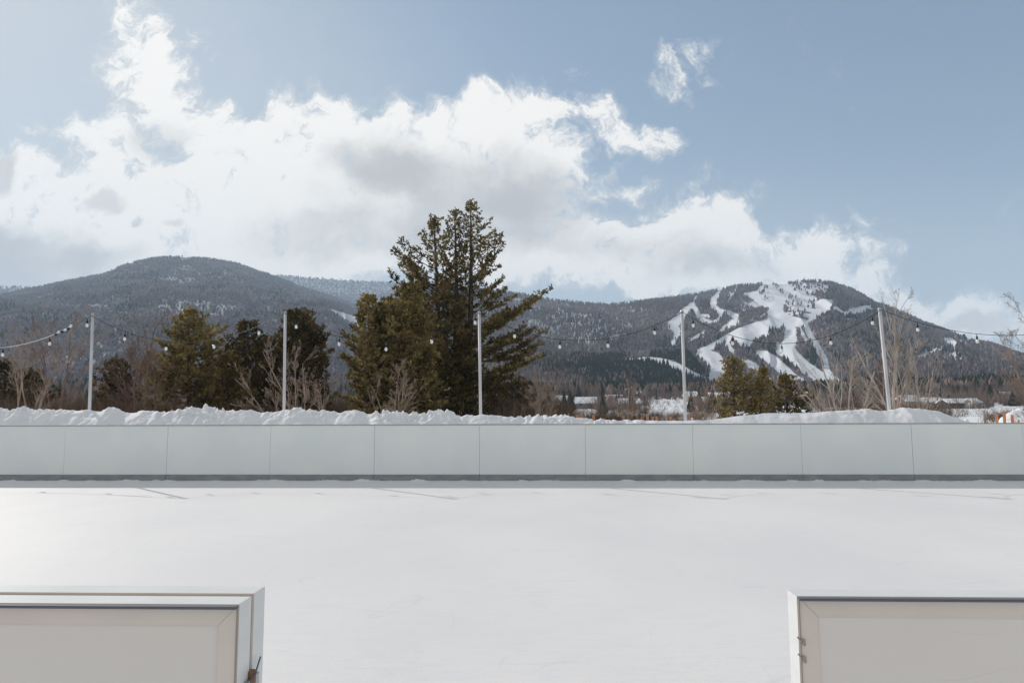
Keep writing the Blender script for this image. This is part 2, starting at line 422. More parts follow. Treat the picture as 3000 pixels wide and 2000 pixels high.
sm_con = c5b([(1250, 640, 95, 50, 1), (430, 470, 30, 50, 1), (560, 400, 60, 60, 1), (1480, 470, 80, 40, 1), (1420, 980, 90, 120, 1), (1620, 900, 60, 150, 1),
              (1190, 240, 80, 40, .5), (1450, 640, 60, 50, .8), (1180, 830, 90, 40, .7), (700, 670, 60, 40, .8), (300, 810, 240, 60, 1), (1180, 1000, 130, 60, .7),
              (1780, 310, 90, 30, .5), (2250, 560, 420, 260, .85), (2500, 800, 500, 200, .8), (350, 650, 120, 60, .4), (1900, 300, 300, 90, .5), (1950, 900, 260, 260, .7), (550, 950, 70, 50, 1)])  # right flank and lower zone: extra dark conifers stand in for the shaded side
sm_crag = c5b([(1270, 260, 130, 105, 1), (1520, 225, 300, 62, 1), (1490, 385, 150, 42, 1), (1120, 315, 120, 40, .9), (985, 400, 90, 55, .8), (740, 265, 100, 32, .6), (2090, 425, 130, 32, .8), (1440, 460, 90, 26, .8), (1160, 200, 60, 30, .6), (1720, 350, 110, 30, .7), (1640, 640, 60, 30, .5), (850, 560, 90, 40, .5)])
SM = hill('mountain', SM_SIL, 2700, 930, 240, 2.2, 11, 1.2, 34, runs, sm_sparse, zdrop=9, crags=sm_crag)
def fade(px, py): return np.ones(px.shape)
def sm_keep(px, py, run, sp, P):
    f = fbm2(px / 40, py / 16, 3)
    return np.where(run > .45, .0, 1) * np.clip(.95 - sp * .80 - np.clip(f - .48, 0, 1) * 2.0, 0.04, 1)
P = scatter(SM, 92000, 1, sm_keep, .8)
px, py = project(P); cm = blobmask(px, py, sm_con); u = rng.random(len(P))
f = fbm2(px / 70 + 5, py / 22, 8)
con = u < np.clip(cm * .8 + (f - .62) * 2.0, 0.02, 1)
far_trees('forest', P[~con], 12, 3.0, M['far_wood'], 2)
far_trees('conifer_forest', P[con], 13, 3.6, M['far_conifer'], 3, True)

LM_SIL = d2p([(-900, 860), (-700, 800), (-480, 765), (-260, 720), (-120, 690), (0, 674), (60, 660), (110, 650), (200, 632), (240, 624), (270, 610), (300, 599), (350, 588), (400, 585), (450, 587), (500, 592),
              (550, 602), (600, 620), (640, 634), (700, 657), (750, 673)]) + [(1020, 882), (1062, 896), (1200, 918), (1350, 937), (1450, 947), (1530, 957),
              (1600, 969), (1703, 1011), (1741, 1024), (1850, 1052), (1950, 1080)]
lm_runs = [[(968, 908, 3), (1000, 922, 7), (1040, 938, 11), (1085, 955, 12), (1120, 968, 10)]]
lm_sparse = [(530, 905, 120, 30, .55), (510, 815, 70, 14, .4), (300, 905, 90, 12, .4), (1610, 1010, 70, 24, .8), (620, 900, 90, 30, .4),
             (260, 1050, 120, 22, .4)]
LM = hill('mountain', LM_SIL, 3900, 1000, 190, 3.4, 23, 1.15, 55, lm_runs, lm_sparse, zdrop=12, freq=1.2)
def lm_keep(px, py, run, sp, P):
    f = fbm2(px / 60, py / 9, 33)
    return np.where(run > .45, 0, 1) * np.clip(.85 - sp * .68 - np.clip(f - .45, 0, 1) * 2.0, 0.04, 1)
P = scatter(LM, 145000, 4, lm_keep, .85)
px, py = project(P); f = fbm2(px / 90 + 5, py / 16, 18)
con = rng.random(len(P)) < np.clip((f - .56) * 2.4 + np.clip((960 - py) / 900, 0, .12), 0.03, .8)
far_trees('forest', P[~con], 11, 4.0, M['far_wood'], 5)
far_trees('conifer_forest', P[con], 13, 4.0, M['far_conifer'], 6, True)

FR = hill('mountain', d2p([(380, 640), (560, 632), (640, 630), (700, 635), (780, 640), (850, 644), (890, 645), (1000, 650), (1100, 660), (1250, 700), (1400, 740)]), 6300, 3600, 70, 4, 41, 1.0, 50,
          [], [(1000, 830, 300, 40, .8)], zdrop=12)
P = scatter(FR, 26000, 7, lambda px, py, r, s, P: np.clip(.7 - s * .3, 0, 1) + 0 * px, .5)
far_trees('forest', P, 17, 6, M['far_wood'], 8)
FL = hill('mountain', d2p([(-1100, 740), (-600, 690), (-300, 660), (-100, 655), (0, 656), (60, 657), (120, 662), (200, 680)]), 6000, 4200, 40, 5, 43, 1.0, 40, [], [(0, 845, 200, 20, .8)], zdrop=12)
P = scatter(FL, 17000, 9, lambda px, py, r, s, P: .6 + 0 * px, .5)
far_trees('forest', P, 17, 6, M['far_wood'], 10)
MH_SIL = [(900, 1110), (1100, 1100), (1300, 1080), (1450, 1062), (1550, 1045), (1600, 1039), (1640, 1046), (1700, 1042), (1760, 1049), (1800, 1043), (1856, 1047), (1900, 1040), (1945, 1037), (2015, 1034), (2045, 1066), (2062, 1094),
          (2090, 1112), (2130, 1124), (2200, 1134), (2300, 1146), (2400, 1158), (2500, 1172)]
mh_runs = [[(1835, 1050, 5), (1900, 1052, 6), (1940, 1058, 8), (1975, 1069, 9), (2005, 1084, 9), (2035, 1100, 8), (2070, 1112, 7), (2110, 1122, 5)]]
MH = hill('hill', MH_SIL, 1150, 760, 90, 2.6, 51, 1.0, 7, mh_runs, [(1650, 1120, 160, 20, .3)], zdrop=2)
P = scatter(MH, 20000, 11, lambda px, py, r, s, P: np.where(r > .3, 0, .8), .9, hgt=9)
px, py = project(P); f = fbm2(px / 50 + 5, py / 20, 28)
brown = np.clip((py - 1085) / 60, 0, 1) * np.clip((2000 - px) / 500, .2, 1) + np.clip((1760 - px) / 250, 0, .75) + np.clip((px - 2060) / 60, 0, .6)
con = rng.random(len(P)) < np.clip(1.0 - brown * 1.1 + (f - .5) * .9, 0.06, 1)
far_trees('forest', P[~con], 9, 2.6, M['far_brown'], 12)
far_trees('conifer_forest', P[con], 11.5, 2.5, M['far_conifer'], 13, True)

# valley belts of bare trees among the fields
r = np.random.default_rng(77); n = 15000
yy = r.uniform(215, 640, n); aa = r.uniform(-200, 3300, n)
xx = (aa - 1500) / F * yy; f = fbm2(aa / 45, yy / 55, 71); edge = (f > .54) | ((aa < 1640) & (f > .4)) | ((yy > 520) & (f > .34)) | ((aa > 2400) & (yy > 250))
openf = (aa > 1900) & (aa < 2020) & (yy < 430)
openf |= (aa > 2660) & (yy < 235)
ok = edge & ~openf; xx = xx[ok]; yy = yy[ok]
P = np.stack([xx, yy, gz(xx, yy)], 1)
con = r.random(len(P)) < .07
valleyP = P[~con][::2]
far_trees('valley_conifers', P[con], 7.0, 2.0, M['far_conifer'], 15, True)

r = np.random.default_rng(78); n = 34000
yy = r.uniform(430, 1010, n); aa = r.uniform(-300, 3400, n); xx = (aa - 1500) / F * yy
f = fbm2(aa / 60 + 3, yy / 60, 73); keep = (r.random(n) < np.clip(1.5 - np.abs(f - .45) * 3, .2, 1))
keep &= ~((aa > 2180) & (aa < 2520) & (yy > 700) & (r.random(n) < .8)) & ~((aa > 1890) & (aa < 2090) & (yy < 500)) & ~((yy > 740) & (aa > 1780) & (aa < 2120) & False) 
P = np.stack([xx, yy, gz(xx, yy)], 1)[keep]; ak = aa[keep]; fk = f[keep]
con = r.random(len(P)) < np.where(ak > 2400, .5, .16) + (fk > .56) * .35
far_trees('valley_forest', P[~con], 9, 2.7, M['far_brown'], 16)
far_trees('valley_conifers', P[con], 10, 2.6, M['far_conifer'], 17, True)

# summit mast
mb = MB(); p = at(2358, 818, 2695); mb.tube([(p.x, p.y, p.z - 14), (p.x, p.y, p.z + 12)], [1.2, .6], 5)
mb.box(p.x - 3, p.x + 3, p.y - 2, p.y + 2, p.z - 13, p.z - 4)
tag(mb.build('summit_mast', mat('mast_metal', (.25, .25, .27), .6), loc=(p.x, p.y, p.z - 14)), 'tiny mast on the highest point of the ski mountain', 'mast')

# ------------------------------------------------------------ snow bank behind the boards
BANK = [(0, 1190), (30, 1200), (64, 1189), (98, 1197), (157, 1195), (255, 1196), (289, 1201), (315, 1186), (336, 1190), (361, 1205), (383, 1205), (408, 1197), (438, 1200),
        (480, 1204), (510, 1200), (540, 1192), (553, 1188), (578, 1196), (592, 1181), (604, 1190), (625, 1190), (655, 1201), (667, 1203), (697, 1198), (731, 1195), (765, 1202),
        (829, 1197), (871, 1192), (935, 1199), (995, 1202), (1042, 1195), (1068, 1205), (1085, 1207), (1106, 1201), (1153, 1200), (1204, 1209), (1238, 1207), (1289, 1200),
        (1319, 1200), (1336, 1212), (1383, 1210), (1425, 1210), (1510, 1216), (1574, 1213), (1650, 1212), (1680, 1218), (1723, 1222), (1850, 1226), (2000, 1226), (2085, 1224),
        (2170, 1212), (2255, 1205), (2383, 1203), (2446, 1197), (2553, 1192), (2587, 1199), (2616, 1196), (2655, 1188), (2714, 1192), (2757, 1199), (2787, 1212), (2829, 1226),
        (2867, 1238), (2900, 1241), (3000, 1243), (3400, 1243)]
BANK = [(-500, 1195), (-200, 1190)] + BANK
BY = 15.80                       # face of the boards in the rink frame
bxs = np.arange(-25, 22, .03); bys = np.concatenate([np.linspace(0, 1.0, 40), np.linspace(1.05, 3.4, 48)])
wr = np.array([at(a, b, 16.75 - .034 * (a - 1500) / F * 16.75) for a, b in BANK])
cr = math.cos(-YAW); sr = math.sin(-YAW)
crx = wr[:, 0] * cr - wr[:, 1] * sr
ridge = np.interp(bxs, crx, wr[:, 2])
XX, DD = np.meshgrid(bxs, bys)
RD = ridge[None, :]
wob = (fbm2(XX * 1.1, XX * 0, 61) - .5) * .25
s = np.clip(DD / (.85 + wob), 0, 1); front = .62 + (RD - .62) * (s ** .55)
sb = np.clip((DD - .9 - wob) / 2.3, 0, 1); back = RD * (1 - sb ** 1.3) - .1 * sb
ZZ = np.where(DD < .85 + wob, front, back)
# clods: stronger where the outline is rough (left half), along the crest
rough_ = np.interp(XX, [-16, -3.2, -1.0, 3, 16], [1, 1, 1, .15, .3])
cl = np.abs(fbm2(XX * 6 + 7, DD * 6, 62, 5) - .5) * 2; cl2 = fbm2(XX * 1.6 + 3, DD * 1.2, 64, 3) - .5; cl3 = fbm2(XX * 14, DD * 14, 66, 4) - .5
crest = np.exp(-((DD - .85) / .35) ** 2)
chunk = .35 + 1.3 * np.clip((fbm2(XX * .9 + 2, XX * 0, 68, 2) - .35) * 2.2, 0, 1)
ZZ = ZZ + ((.04 - cl * .15) + cl3 * .14) * chunk * rough_ * crest + cl2 * .07 * np.clip(DD * 2, 0, 1) * (1 - .6 * crest) - .05
YYY = BY + .13 + DD + (fbm2(XX * 3, DD * 3 + 9, 65) - .5) * .12 * np.clip(DD * 3, 0, 1)
V = np.stack([XX, YYY, ZZ], -1).reshape(-1, 3)
o = npmesh('snow_bank', V, gridfaces(*XX.shape), M['snow'], smooth=True); o.rotation_euler.z = YAW
tag(o, kind='structure')
# second heap further right, in sun, and small clods
def heap(name, cx, cy, w, d, h, seed):
    n1 = 60; x, y = np.meshgrid(np.linspace(-1, 1, n1), np.linspace(-1, 1, n1)); rr_ = np.hypot(x, y)
    z = h * np.clip(1 - rr_ ** 1.6, 0, 1) * (1 + .9 * (fbm2(x * 2.5 + 5, y * 2.5 + seed, seed) - .5)) + (np.abs(fbm2(x * 6, y * 6, seed + 1) - .5)) * .3 * h * (rr_ < 1) - .05
    V = np.stack([x * w, y * d, z], -1).reshape(-1, 3)
    o = npmesh(name, V, gridfaces(n1, n1), M['snow'], smooth=True); o.location = (cx, cy, float(gz(np.array(cx), np.array(cy))))
    return tag(o, kind='structure')
for px_, Y_, w, d, h, sd in [(2850, 22, 1.3, 1.6, 1.45, 3), (2935, 21.5, 1.0, 1.5, 1.38, 5), (2760, 24, 1.3, 2, 1.45, 7), (3060, 22, 1.2, 1.6, 1.35, 9), (2700, 34, 3.0, 3, 1.35, 4), (2990, 30, 2.2, 2, 1.35, 6)]:
    heap('snow_heap', (px_ - 1500) / F * Y_, Y_, w, d, h * .83, sd)

# ------------------------------------------------------------ rink boards
def make_panelmat(name, c1, c2, warm=0):
    m = mat(name, c1, .38, spec=.4); nt = NT(m.node_tree); p = coords(nt)
    f = nt.noise(p, .9, 4, .5); g = nt.noise(nt.scale(p, (1, 1, 5)), 2.2, 6, .6)
    c = nt.mix(nt.smooth(f, .3, .7), c1, c2)
    c = nt.mix(nt.smooth(g, .55, .8, 0, .3), c, tuple(k * .9 for k in c2))
    vs = nt.node('ShaderNodeTexVoronoi'); vs.inputs['Scale'].default_value = 2.3; nt.l.new(nt.scale(p, (1, 1, 2.2)), vs.inputs['Vector'])
    spot = nt.math('MULTIPLY', nt.smooth(vs.outputs['Distance'], .012, .035, 1, 0), nt.smooth(nt.noise(p, 1.1, 2), .56, .6))
    c = nt.mix(nt.math('MULTIPLY', spot, .75), c, (.12, .12, .12))
    mk = nt.math('ABSOLUTE', nt.math('SUBTRACT', nt.noise(nt.scale(p, (1, 1, 3)), 2.6, 2, .4, 1.0), .5))
    mk = nt.math('MULTIPLY', nt.smooth(mk, 0, .004, 1, 0), nt.smooth(nt.noise(p, 2.1, 2), .6, .68))
    c = nt.mix(nt.math('MULTIPLY', mk, .22), c, (.3, .3, .3))
    nt.l.new(c, bsdf(m).inputs['Base Color'])
    nt.l.new(nt.smooth(g, .3, .7, .32, .5), bsdf(m).inputs['Roughness'])
    bump(nt, nt.noise(p, 260, 2), .06, .001, bsdf(m))
    return m
M['board'] = make_panelmat('white_board', (.79, .845, .84), (.85, .875, .87))
M['kick'] = noisy('grey_kickplate', (.23, .25, .27), (.30, .32, .33), 3, .5, (1, 1, 3), bmp=.1, bdist=.002)
M['cap'] = noisy('grey_cap', (.30, .31, .32), (.42, .43, .44), 4, .5)
M['alu'] = noisy('warm_bounce_frame', (.72, .635, .56), (.78, .69, .615), 5, .42, (1, 1, 1), bmp=.04, bdist=.001, spec=.7)  # front faces only: warm bounce light put into the beige
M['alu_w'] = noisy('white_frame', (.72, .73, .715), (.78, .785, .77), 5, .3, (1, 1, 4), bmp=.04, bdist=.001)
M['nearp'] = make_panelmat('near_panel', (.78, .73, .68), (.82, .77, .72))
M['seam'] = mat('tan_seam', (.36, .32, .28), .6)
M['gap'] = mat('dark_gap', (.14, .145, .17), .7)
M['steel'] = mat('galvanised_steel', (.42, .42, .42), .4, metal=.7)
M['rust'] = noisy('rusty_steel', (.20, .11, .06), (.38, .27, .19), 30, .7)

seams = [(190, 1300), (490, 1300), (792, 1300), (1097, 1300), (1405, 1300), (1715, 1300), (2030, 1300), (2348, 1300), (2673, 1300)]
def seam_x(px_):
    v = ray(px_, 1310); # intersect the board plane y' = BY in the rink frame
    a = v.x * cr - v.y * sr; b = v.x * sr + v.y * cr
    return a / b * BY
sx = [seam_x(a) for a, _ in seams]; pitch = (sx[-1] - sx[0]) / (len(sx) - 1)
sx = [sx[0] - pitch * k for k in (6, 5, 4, 3, 2, 1)] + sx + [sx[-1] + pitch * k for k in (1, 2, 3, 4, 5)]
br = empty('rink_board', (*rink(0, BY), 0), YAW)
tag(br, 'long white panelled rink board with grey kick strip across the far side of the ice', 'rink wall')
HB = 1.295
for i in range(len(sx) - 1):
    a, b = sx[i] + .0022, sx[i + 1] - .0022; dy = random.uniform(-.004, .004)
    mb = MB(); mb.box(a, b, dy, .05 + dy, .150, HB - .024, .003); mb.build('panel', M['board'], br)
    mb = MB(); mb.box(a + .001, b - .001, -.014 + dy * .5, .045, -.01, .148, .003); mb.build('kick_strip', M['kick'], br)
    mb = MB(); mb.box(sx[i + 1] - .02, sx[i + 1] + .02, .052, .12, 0, HB - .03); mb.build('post', M['cap'], br)
mb = MB(); mb.box(sx[0], sx[-1], -.012, .125, HB - .022, HB, .003); mb.build('top_rail', M['cap'], br)
# scraped snow along the foot of the boards
n1 = 2400; x = np.linspace(-14, 14, n1); prof = np.linspace(0, 1, 7)
hh = .012 + .055 * np.clip(fbm2(x * 3, x * 0, 81, 5) - .45, 0, 1) * 2
x = np.linspace(-24, 22, n1)
hh = .012 + .055 * np.clip(fbm2(x * 3, x * 0, 81, 5) - .45, 0, 1) * 2
XX, TT = np.meshgrid(x, prof)
V = np.stack([XX, -.016 - TT * (.10 + hh * 1.2), hh * (1 - TT) ** 1.5 * (1 + .6 * (fbm2(XX * 20, TT * 4, 82, 3) - .5)) - .002 * TT + .001], -1).reshape(-1, 3)
o = npmesh('snow_ridge', V, gridfaces(7, n1)[:, ::-1], M['snow'], smooth=True); o.location = (*rink(0, BY), 0); o.rotation_euler.z = YAW; tag(o, kind='structure')

# near boards either side of the gate opening (rink frame coordinates)
def rk_at(px_, py_, z):
    v = ray(px_, py_); k = (z - CAMH) / v.z
    X_, Y_ = v.x * k, v.y * k
    return X_ * cr - Y_ * sr, X_ * sr + Y_ * cr
NT_Z = HB
xl_far, yl_far = rk_at(778, 1716, NT_Z); _, yl_near = rk_at(600, 1766, NT_Z)
xr_far, yr_far = rk_at(2305, 1724, NT_Z); _, yr_near = rk_at(2400, 1746, NT_Z)
print('near boards', xl_far, yl_far, yl_near, xr_far, yr_far, yr_near)

def framed(root, x_end, side, y0, y1, z1, length, fw=.034, lip=.006, back=True):
    """frame of four members round a recessed panel; side=-1 panel runs to -x"""
    xa, xb = (x_end - length, x_end) if side < 0 else (x_end, x_end + length)
    z0 = .03
    for (a, b, c, d, nm) in ((xa, xb, z1 - fw, z1, 'top_frame'), (xa, xb, z0, z0 + fw, 'bottom_frame'),):
        # mitred ends
        mb = MB(); zt, zb_ = (d, c) if nm == 'top_frame' else (c, d)
        e = .0006
        vs = []
        for y in (y0, y1):
            vs += [(a + e, y, zt), (b - e, y, zt), (b - fw - e, y, zb_), (a + fw + e, y, zb_)]
        mb.add(vs, [(0, 1, 2, 3), (7, 6, 5, 4), (0, 4, 5, 1), (1, 5, 6, 2), (2, 6, 7, 3), (3, 7, 4, 0)])
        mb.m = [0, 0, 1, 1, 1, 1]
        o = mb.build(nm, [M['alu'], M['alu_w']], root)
    for xo, xi in ((xa, xa + fw), (xb, xb - fw)):
        mb = MB(); vs = []
        for y in (y0, y1):
            vs += [(xo, y, z0), (xo, y, z1), (xi, y, z1 - fw), (xi, y, z0 + fw)]
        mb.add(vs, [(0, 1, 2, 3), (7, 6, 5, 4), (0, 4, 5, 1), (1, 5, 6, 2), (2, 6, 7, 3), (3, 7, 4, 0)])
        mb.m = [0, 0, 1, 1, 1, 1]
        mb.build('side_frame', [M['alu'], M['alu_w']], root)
    mb = MB(); mb.box(xa + fw + .001, xb - fw - .001, y0 + lip, y1 - .004, z0 + fw + .001, z1 - fw - .001)
    mb.build('panel', M['nearp'], root)
    for q in ('top_frame', 'side_frame', 'bottom_frame'): pass

def recalc(root):
    import bmesh
    for c in root.children:
        if c.type != 'MESH': continue
        bm = bmesh.new(); bm.from_mesh(c.data); bmesh.ops.recalc_face_normals(bm, faces=bm.faces)
        if c.name.startswith(('top_frame', 'side_frame', 'bottom_frame')):
            bmesh.ops.bevel(bm, geom=[e for e in bm.edges if e.calc_length() > .3], offset=.0022, segments=2, affect='EDGES')
        bm.to_mesh(c.data); bm.free()

# left: a fixed board, and the gate swung fully open against its near side
th_l = (yl_far - yl_near) / 2
g1 = empty('rink_board', (*rink(xl_far, yl_far), 0), YAW)
tag(g1, 'white framed rink board left of the gate opening, behind the opened gate leaf', 'rink wall', None)
# the dark grooves are dark strips standing in for groove shade
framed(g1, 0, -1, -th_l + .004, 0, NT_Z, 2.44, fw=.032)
g2 = empty('rink_gate', (*rink(xl_far, yl_far - th_l), 0), YAW)
tag(g2, 'opened gate leaf with mitred frame folded against the near left board', 'gate')
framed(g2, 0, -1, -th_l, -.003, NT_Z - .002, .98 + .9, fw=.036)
def lips(root, side, y, L, z1):
    # thin cover strips with shadow gaps along the near edges
    mb = MB(); mb.box(-L + .002 if side < 0 else .0, -.001 if side < 0 else L, y, y + .0045, z1 - .0035, z1 + .0); return mb
# right board
th_r = yr_far - yr_near
g3 = empty('rink_board', (*rink(xr_far, yr_far), 0), YAW)
tag(g3, 'white framed rink board standing right of the gate opening, nearest the viewer', 'rink wall', None)
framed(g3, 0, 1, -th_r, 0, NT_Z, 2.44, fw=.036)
def groove_shade(root, side, th, z1, L):
    """dark top strip and tan end strip, coloured to stand in for groove shade"""
    s = side
    mb = MB(); a, b = sorted((0, s * L)); mb.box(a, b, -th - .012, -th - .0005, z1 - .0052, z1 - .0008, .001); mb.build('groove_shade', M['gap'], root)
    mb = MB(); a, b = sorted((s * .001, s * .0032)); mb.box(a, b, -th - .0025, -th - .0004, .04, z1 - .006); mb.build('groove_shade', M['seam'], root)
groove_shade(g2, -1, th_l, NT_Z - .002, 1.87)
groove_shade(g3, 1, th_r, NT_Z, 2.43)
# dark strip in place of the shade between fixed board and gate leaf
mb = MB(); mb.box(-1.86, -.003, -th_l - .001, -th_l + .003, .05, NT_Z - .004); mb.build('joint_shade', M['gap'], g1)
for g in (g1, g2, g3): recalc(g)
# latch on the gate end
mb = MB()
hz = NT_Z - .128
mb.tube([(.004, -.004, hz - .16), (.004, -.004, hz)], .0075, 10)
mb.build('hinge_pin', M['rust'], g2)
mb = MB(); mb.box(.0005, .006, -.034, .026, hz - .15, hz - .012, .001); mb.build('hinge_plate', M['steel'], g2)
mb = MB(); mb.tube([(.006, -.040, hz - .030), (.012, -.010, hz - .006), (.006, .028, hz + .012)], .0016, 5); mb.build('wire_tie', M['gap'], g2)
for k in range(2):
    mb = MB(); z = NT_Z - .075 - k * .028
    mb.tube([(-.004, -th_r - .004, z + .008), (.003, -th_r - .006, z), (.009, -th_r - .002, z - .004)], .0016, 5); mb.tube([(.006, -th_r - .005, z + .004), (.007, -th_r - .005, z - .006)], .0028, 6)
    mb.build('clip', M['seam'], g3)

# ------------------------------------------------------------ poles and light strings
M['pole'] = noisy('galvanised_pole', (.52, .52, .54), (.64, .64, .66), 6, .45, (1, 1, .2))
M['cable'] = mat('black_cable', (.02, .02, .022), .5)
M['socket'] = mat('black_socket', (.012, .012, .014), .35)
M['bulb'] = mat('frosted_bulb', (.84, .84, .82), .12, spec=.6)
M['tape'] = mat('white_cable', (.6, .6, .62), .5)
PY = 17.05
def pY(px_): return PY - .034 * (px_ - 1500) / F * PY
poles = [(-312, -318, 1200, 925, .036), (272, 262, 1200, 922, .036), (836, 832, 1200, 915, .036), (1404, 1408, 1215, 915, .036), (1998, 2008, 1230, 912, .038), (2577, 2606, 1200, 905, .042), (3300, 3330, 1200, 905, .05)]
words = ['just outside the left edge', 'leftmost in view with a bulb close under its top', 'between the dark conifers and the birch saplings', 'in front of the tall three stemmed pine',
         'in front of the snowy ski runs', 'thickest, leaning beside a pale bare tree', 'just outside the right edge']
tops = []
for i, (tx, bx_, by_, ty, rad) in enumerate(poles):
    T = at(tx, ty, pY(tx)); B = at(bx_, by_, pY(tx)); d = (T - B) / (T.z - B.z); G = B - d * B.z
    t = empty('light_pole', G); tag(t, 'slim grey metal pole ' + words[i], 'pole', 'poles carrying the string lights')
    mb = MB(); mb.tube([G * 0 + Vector((0, 0, 0)), T - G], [rad * 1.05, rad * .95], 12); mb.build('pole', M['pole'], t, True)
    q = T - G; mb = MB(); mb.lathe(q, [(rad * 1.12, -.03), (rad * 1.15, .0), (rad * .8, .025), (rad * .2, .035)], 10); mb.build('cap', M['steel'], t)
    mb = MB(); mb.tube([q + Vector((0, -rad, -.05)), q + Vector((0, -rad - .03, -.06)), q + Vector((0, -rad - .035, -.03))], .006, 5); mb.build('hook', M['steel'], t)
    tops.append(T + Vector((0, -rad - .03, -.03)))
def bulb_at(root, p, origin, lean=0, sc=1.0):
    p = p - origin
    mb = MB(); mb.tube([p, p + Vector((lean * .03, 0, -.05 * sc))], .006, 5)
    mb.lathe(p + Vector((lean * .03, 0, -.135 * sc)), [(.021, 0), (.023, .02), (.020, .06), (.013, .085), (.006, .09)], 8)
    s = mb.build('socket', M['socket'], root, True)
    mb = MB(); mb.lathe(p + Vector((lean * .035, 0, -.232 * sc)), [(.005, 0), (.022, .008), (.036, .032), (.037, .05), (.028, .078), (.020, .096)], 10)
    mb.build('bulb', M['bulb'], s, True)
spans = [(0, 1, 98, [-230, -105, 25, 155]), (1, 2, 84, [375, 498, 637, 765]), (2, 3, 86, [870, 1000, 1135, 1267, 1393]), (3, 4, 82, [1508, 1642, 1782, 1917]),
         (4, 5, 95, [2027, 2142, 2285, 2426, 2550]), (5, 6, 74, [2682, 2851, 3010, 3150])]
swords = ['dipping to the left edge, its extra bulbs bunched near the leftmost pole', 'passing in front of the two left conifers', 'passing in front of the tall pine',
          'passing in front of the wooded mountain saddle', 'passing in front of the ski runs', 'running out to the right edge against the sky']
for (i, j, sag, bl), w in zip(spans, swords):
    A, B = tops[i], tops[j]; sg = sag / F * PY
    O = (A + B) / 2; O.z = min(A.z, B.z) - sg
    t = empty('string_light', O); tag(t, 'string of bulbs ' + w, 'string lights', 'strings of bulbs between the poles')
    pt = lambda u: A.lerp(B, u) - Vector((0, 0, 4 * u * (1 - u) * sg))
    mb = MB(); mb.tube([pt(k / 40) - O for k in range(41)], .007, 5); mb.build('cable', M['cable'], t, True)
    xa, xb = poles[i][0], poles[j][0]
    for b in bl:
        bulb_at(t, pt((b - xa) / (xb - xa)), O, random.uniform(-.6, .6))
    if i == 0:
        bulb_at(t, pt(.985) - Vector((0.0, 0.02, .02)), O)
        mb = MB(); mb.tube([pt(k / 60) - O + Vector((.004 * math.sin(k * 2.2), -.012, .004 * math.cos(k * 2.2))) for k in range(32, 53)], .009, 5)
        mb.build('white_cable', M['tape'], t)
        for u_, a_ in ((.835, .7), (.865, .5), (.895, .8)):
            c = pt(u_) - O; d = Vector((math.cos(a_), 0, math.sin(a_)))
            mb = MB(); mb.tube([c - d * .07, c - d * .01, c + d * .02], [.019, .024, .012], 8); mb.tube([c + Vector((-.03, 0, -.05)), c + Vector((.02, 0, -.01))], [.02, .015], 6)
            s_ = mb.build('socket', M['socket'], t, True)
            mb = MB(); mb.tube([c + d * .02, c + d * .045, c + d * .09, c + d * .105], [.018, .03, .027, .006], 8); mb.build('bulb', M['bulb'], s_, True)

# ------------------------------------------------------------ trees
def needle_mesh(name, cen, dirs, size, m, parent, seed, k=9, wid=.22):
    r = np.random.default_rng(seed); cen = np.asarray(cen); n = len(cen); dirs = np.asarray(dirs); size = np.asarray(size)
    c = np.repeat(cen, k, 0); d = np.repeat(dirs, k, 0) * .7 + r.normal(0, .55, (n * k, 3)); d[:, 2] += .12
    d /= np.linalg.norm(d, axis=1)[:, None] + 1e-9; s = np.repeat(size, k)[:, None] * r.uniform(.55, 1.2, (n * k, 1))
    q = np.cross(d, r.normal(0, 1, (n * k, 3))); q /= np.linalg.norm(q, axis=1)[:, None] + 1e-9
    st = c + r.normal(0, .18, (n * k, 3)) * s
    V = np.stack([st, st + d * s * .6 + q * s * wid, st + d * s, st + d * s * .55 - q * s * wid], 1).reshape(-1, 3)
    T = np.arange(n * k)[:, None] * 4 + np.array([[0, 1, 2, 3]])
    return npmesh(name, V, T, m, parent)

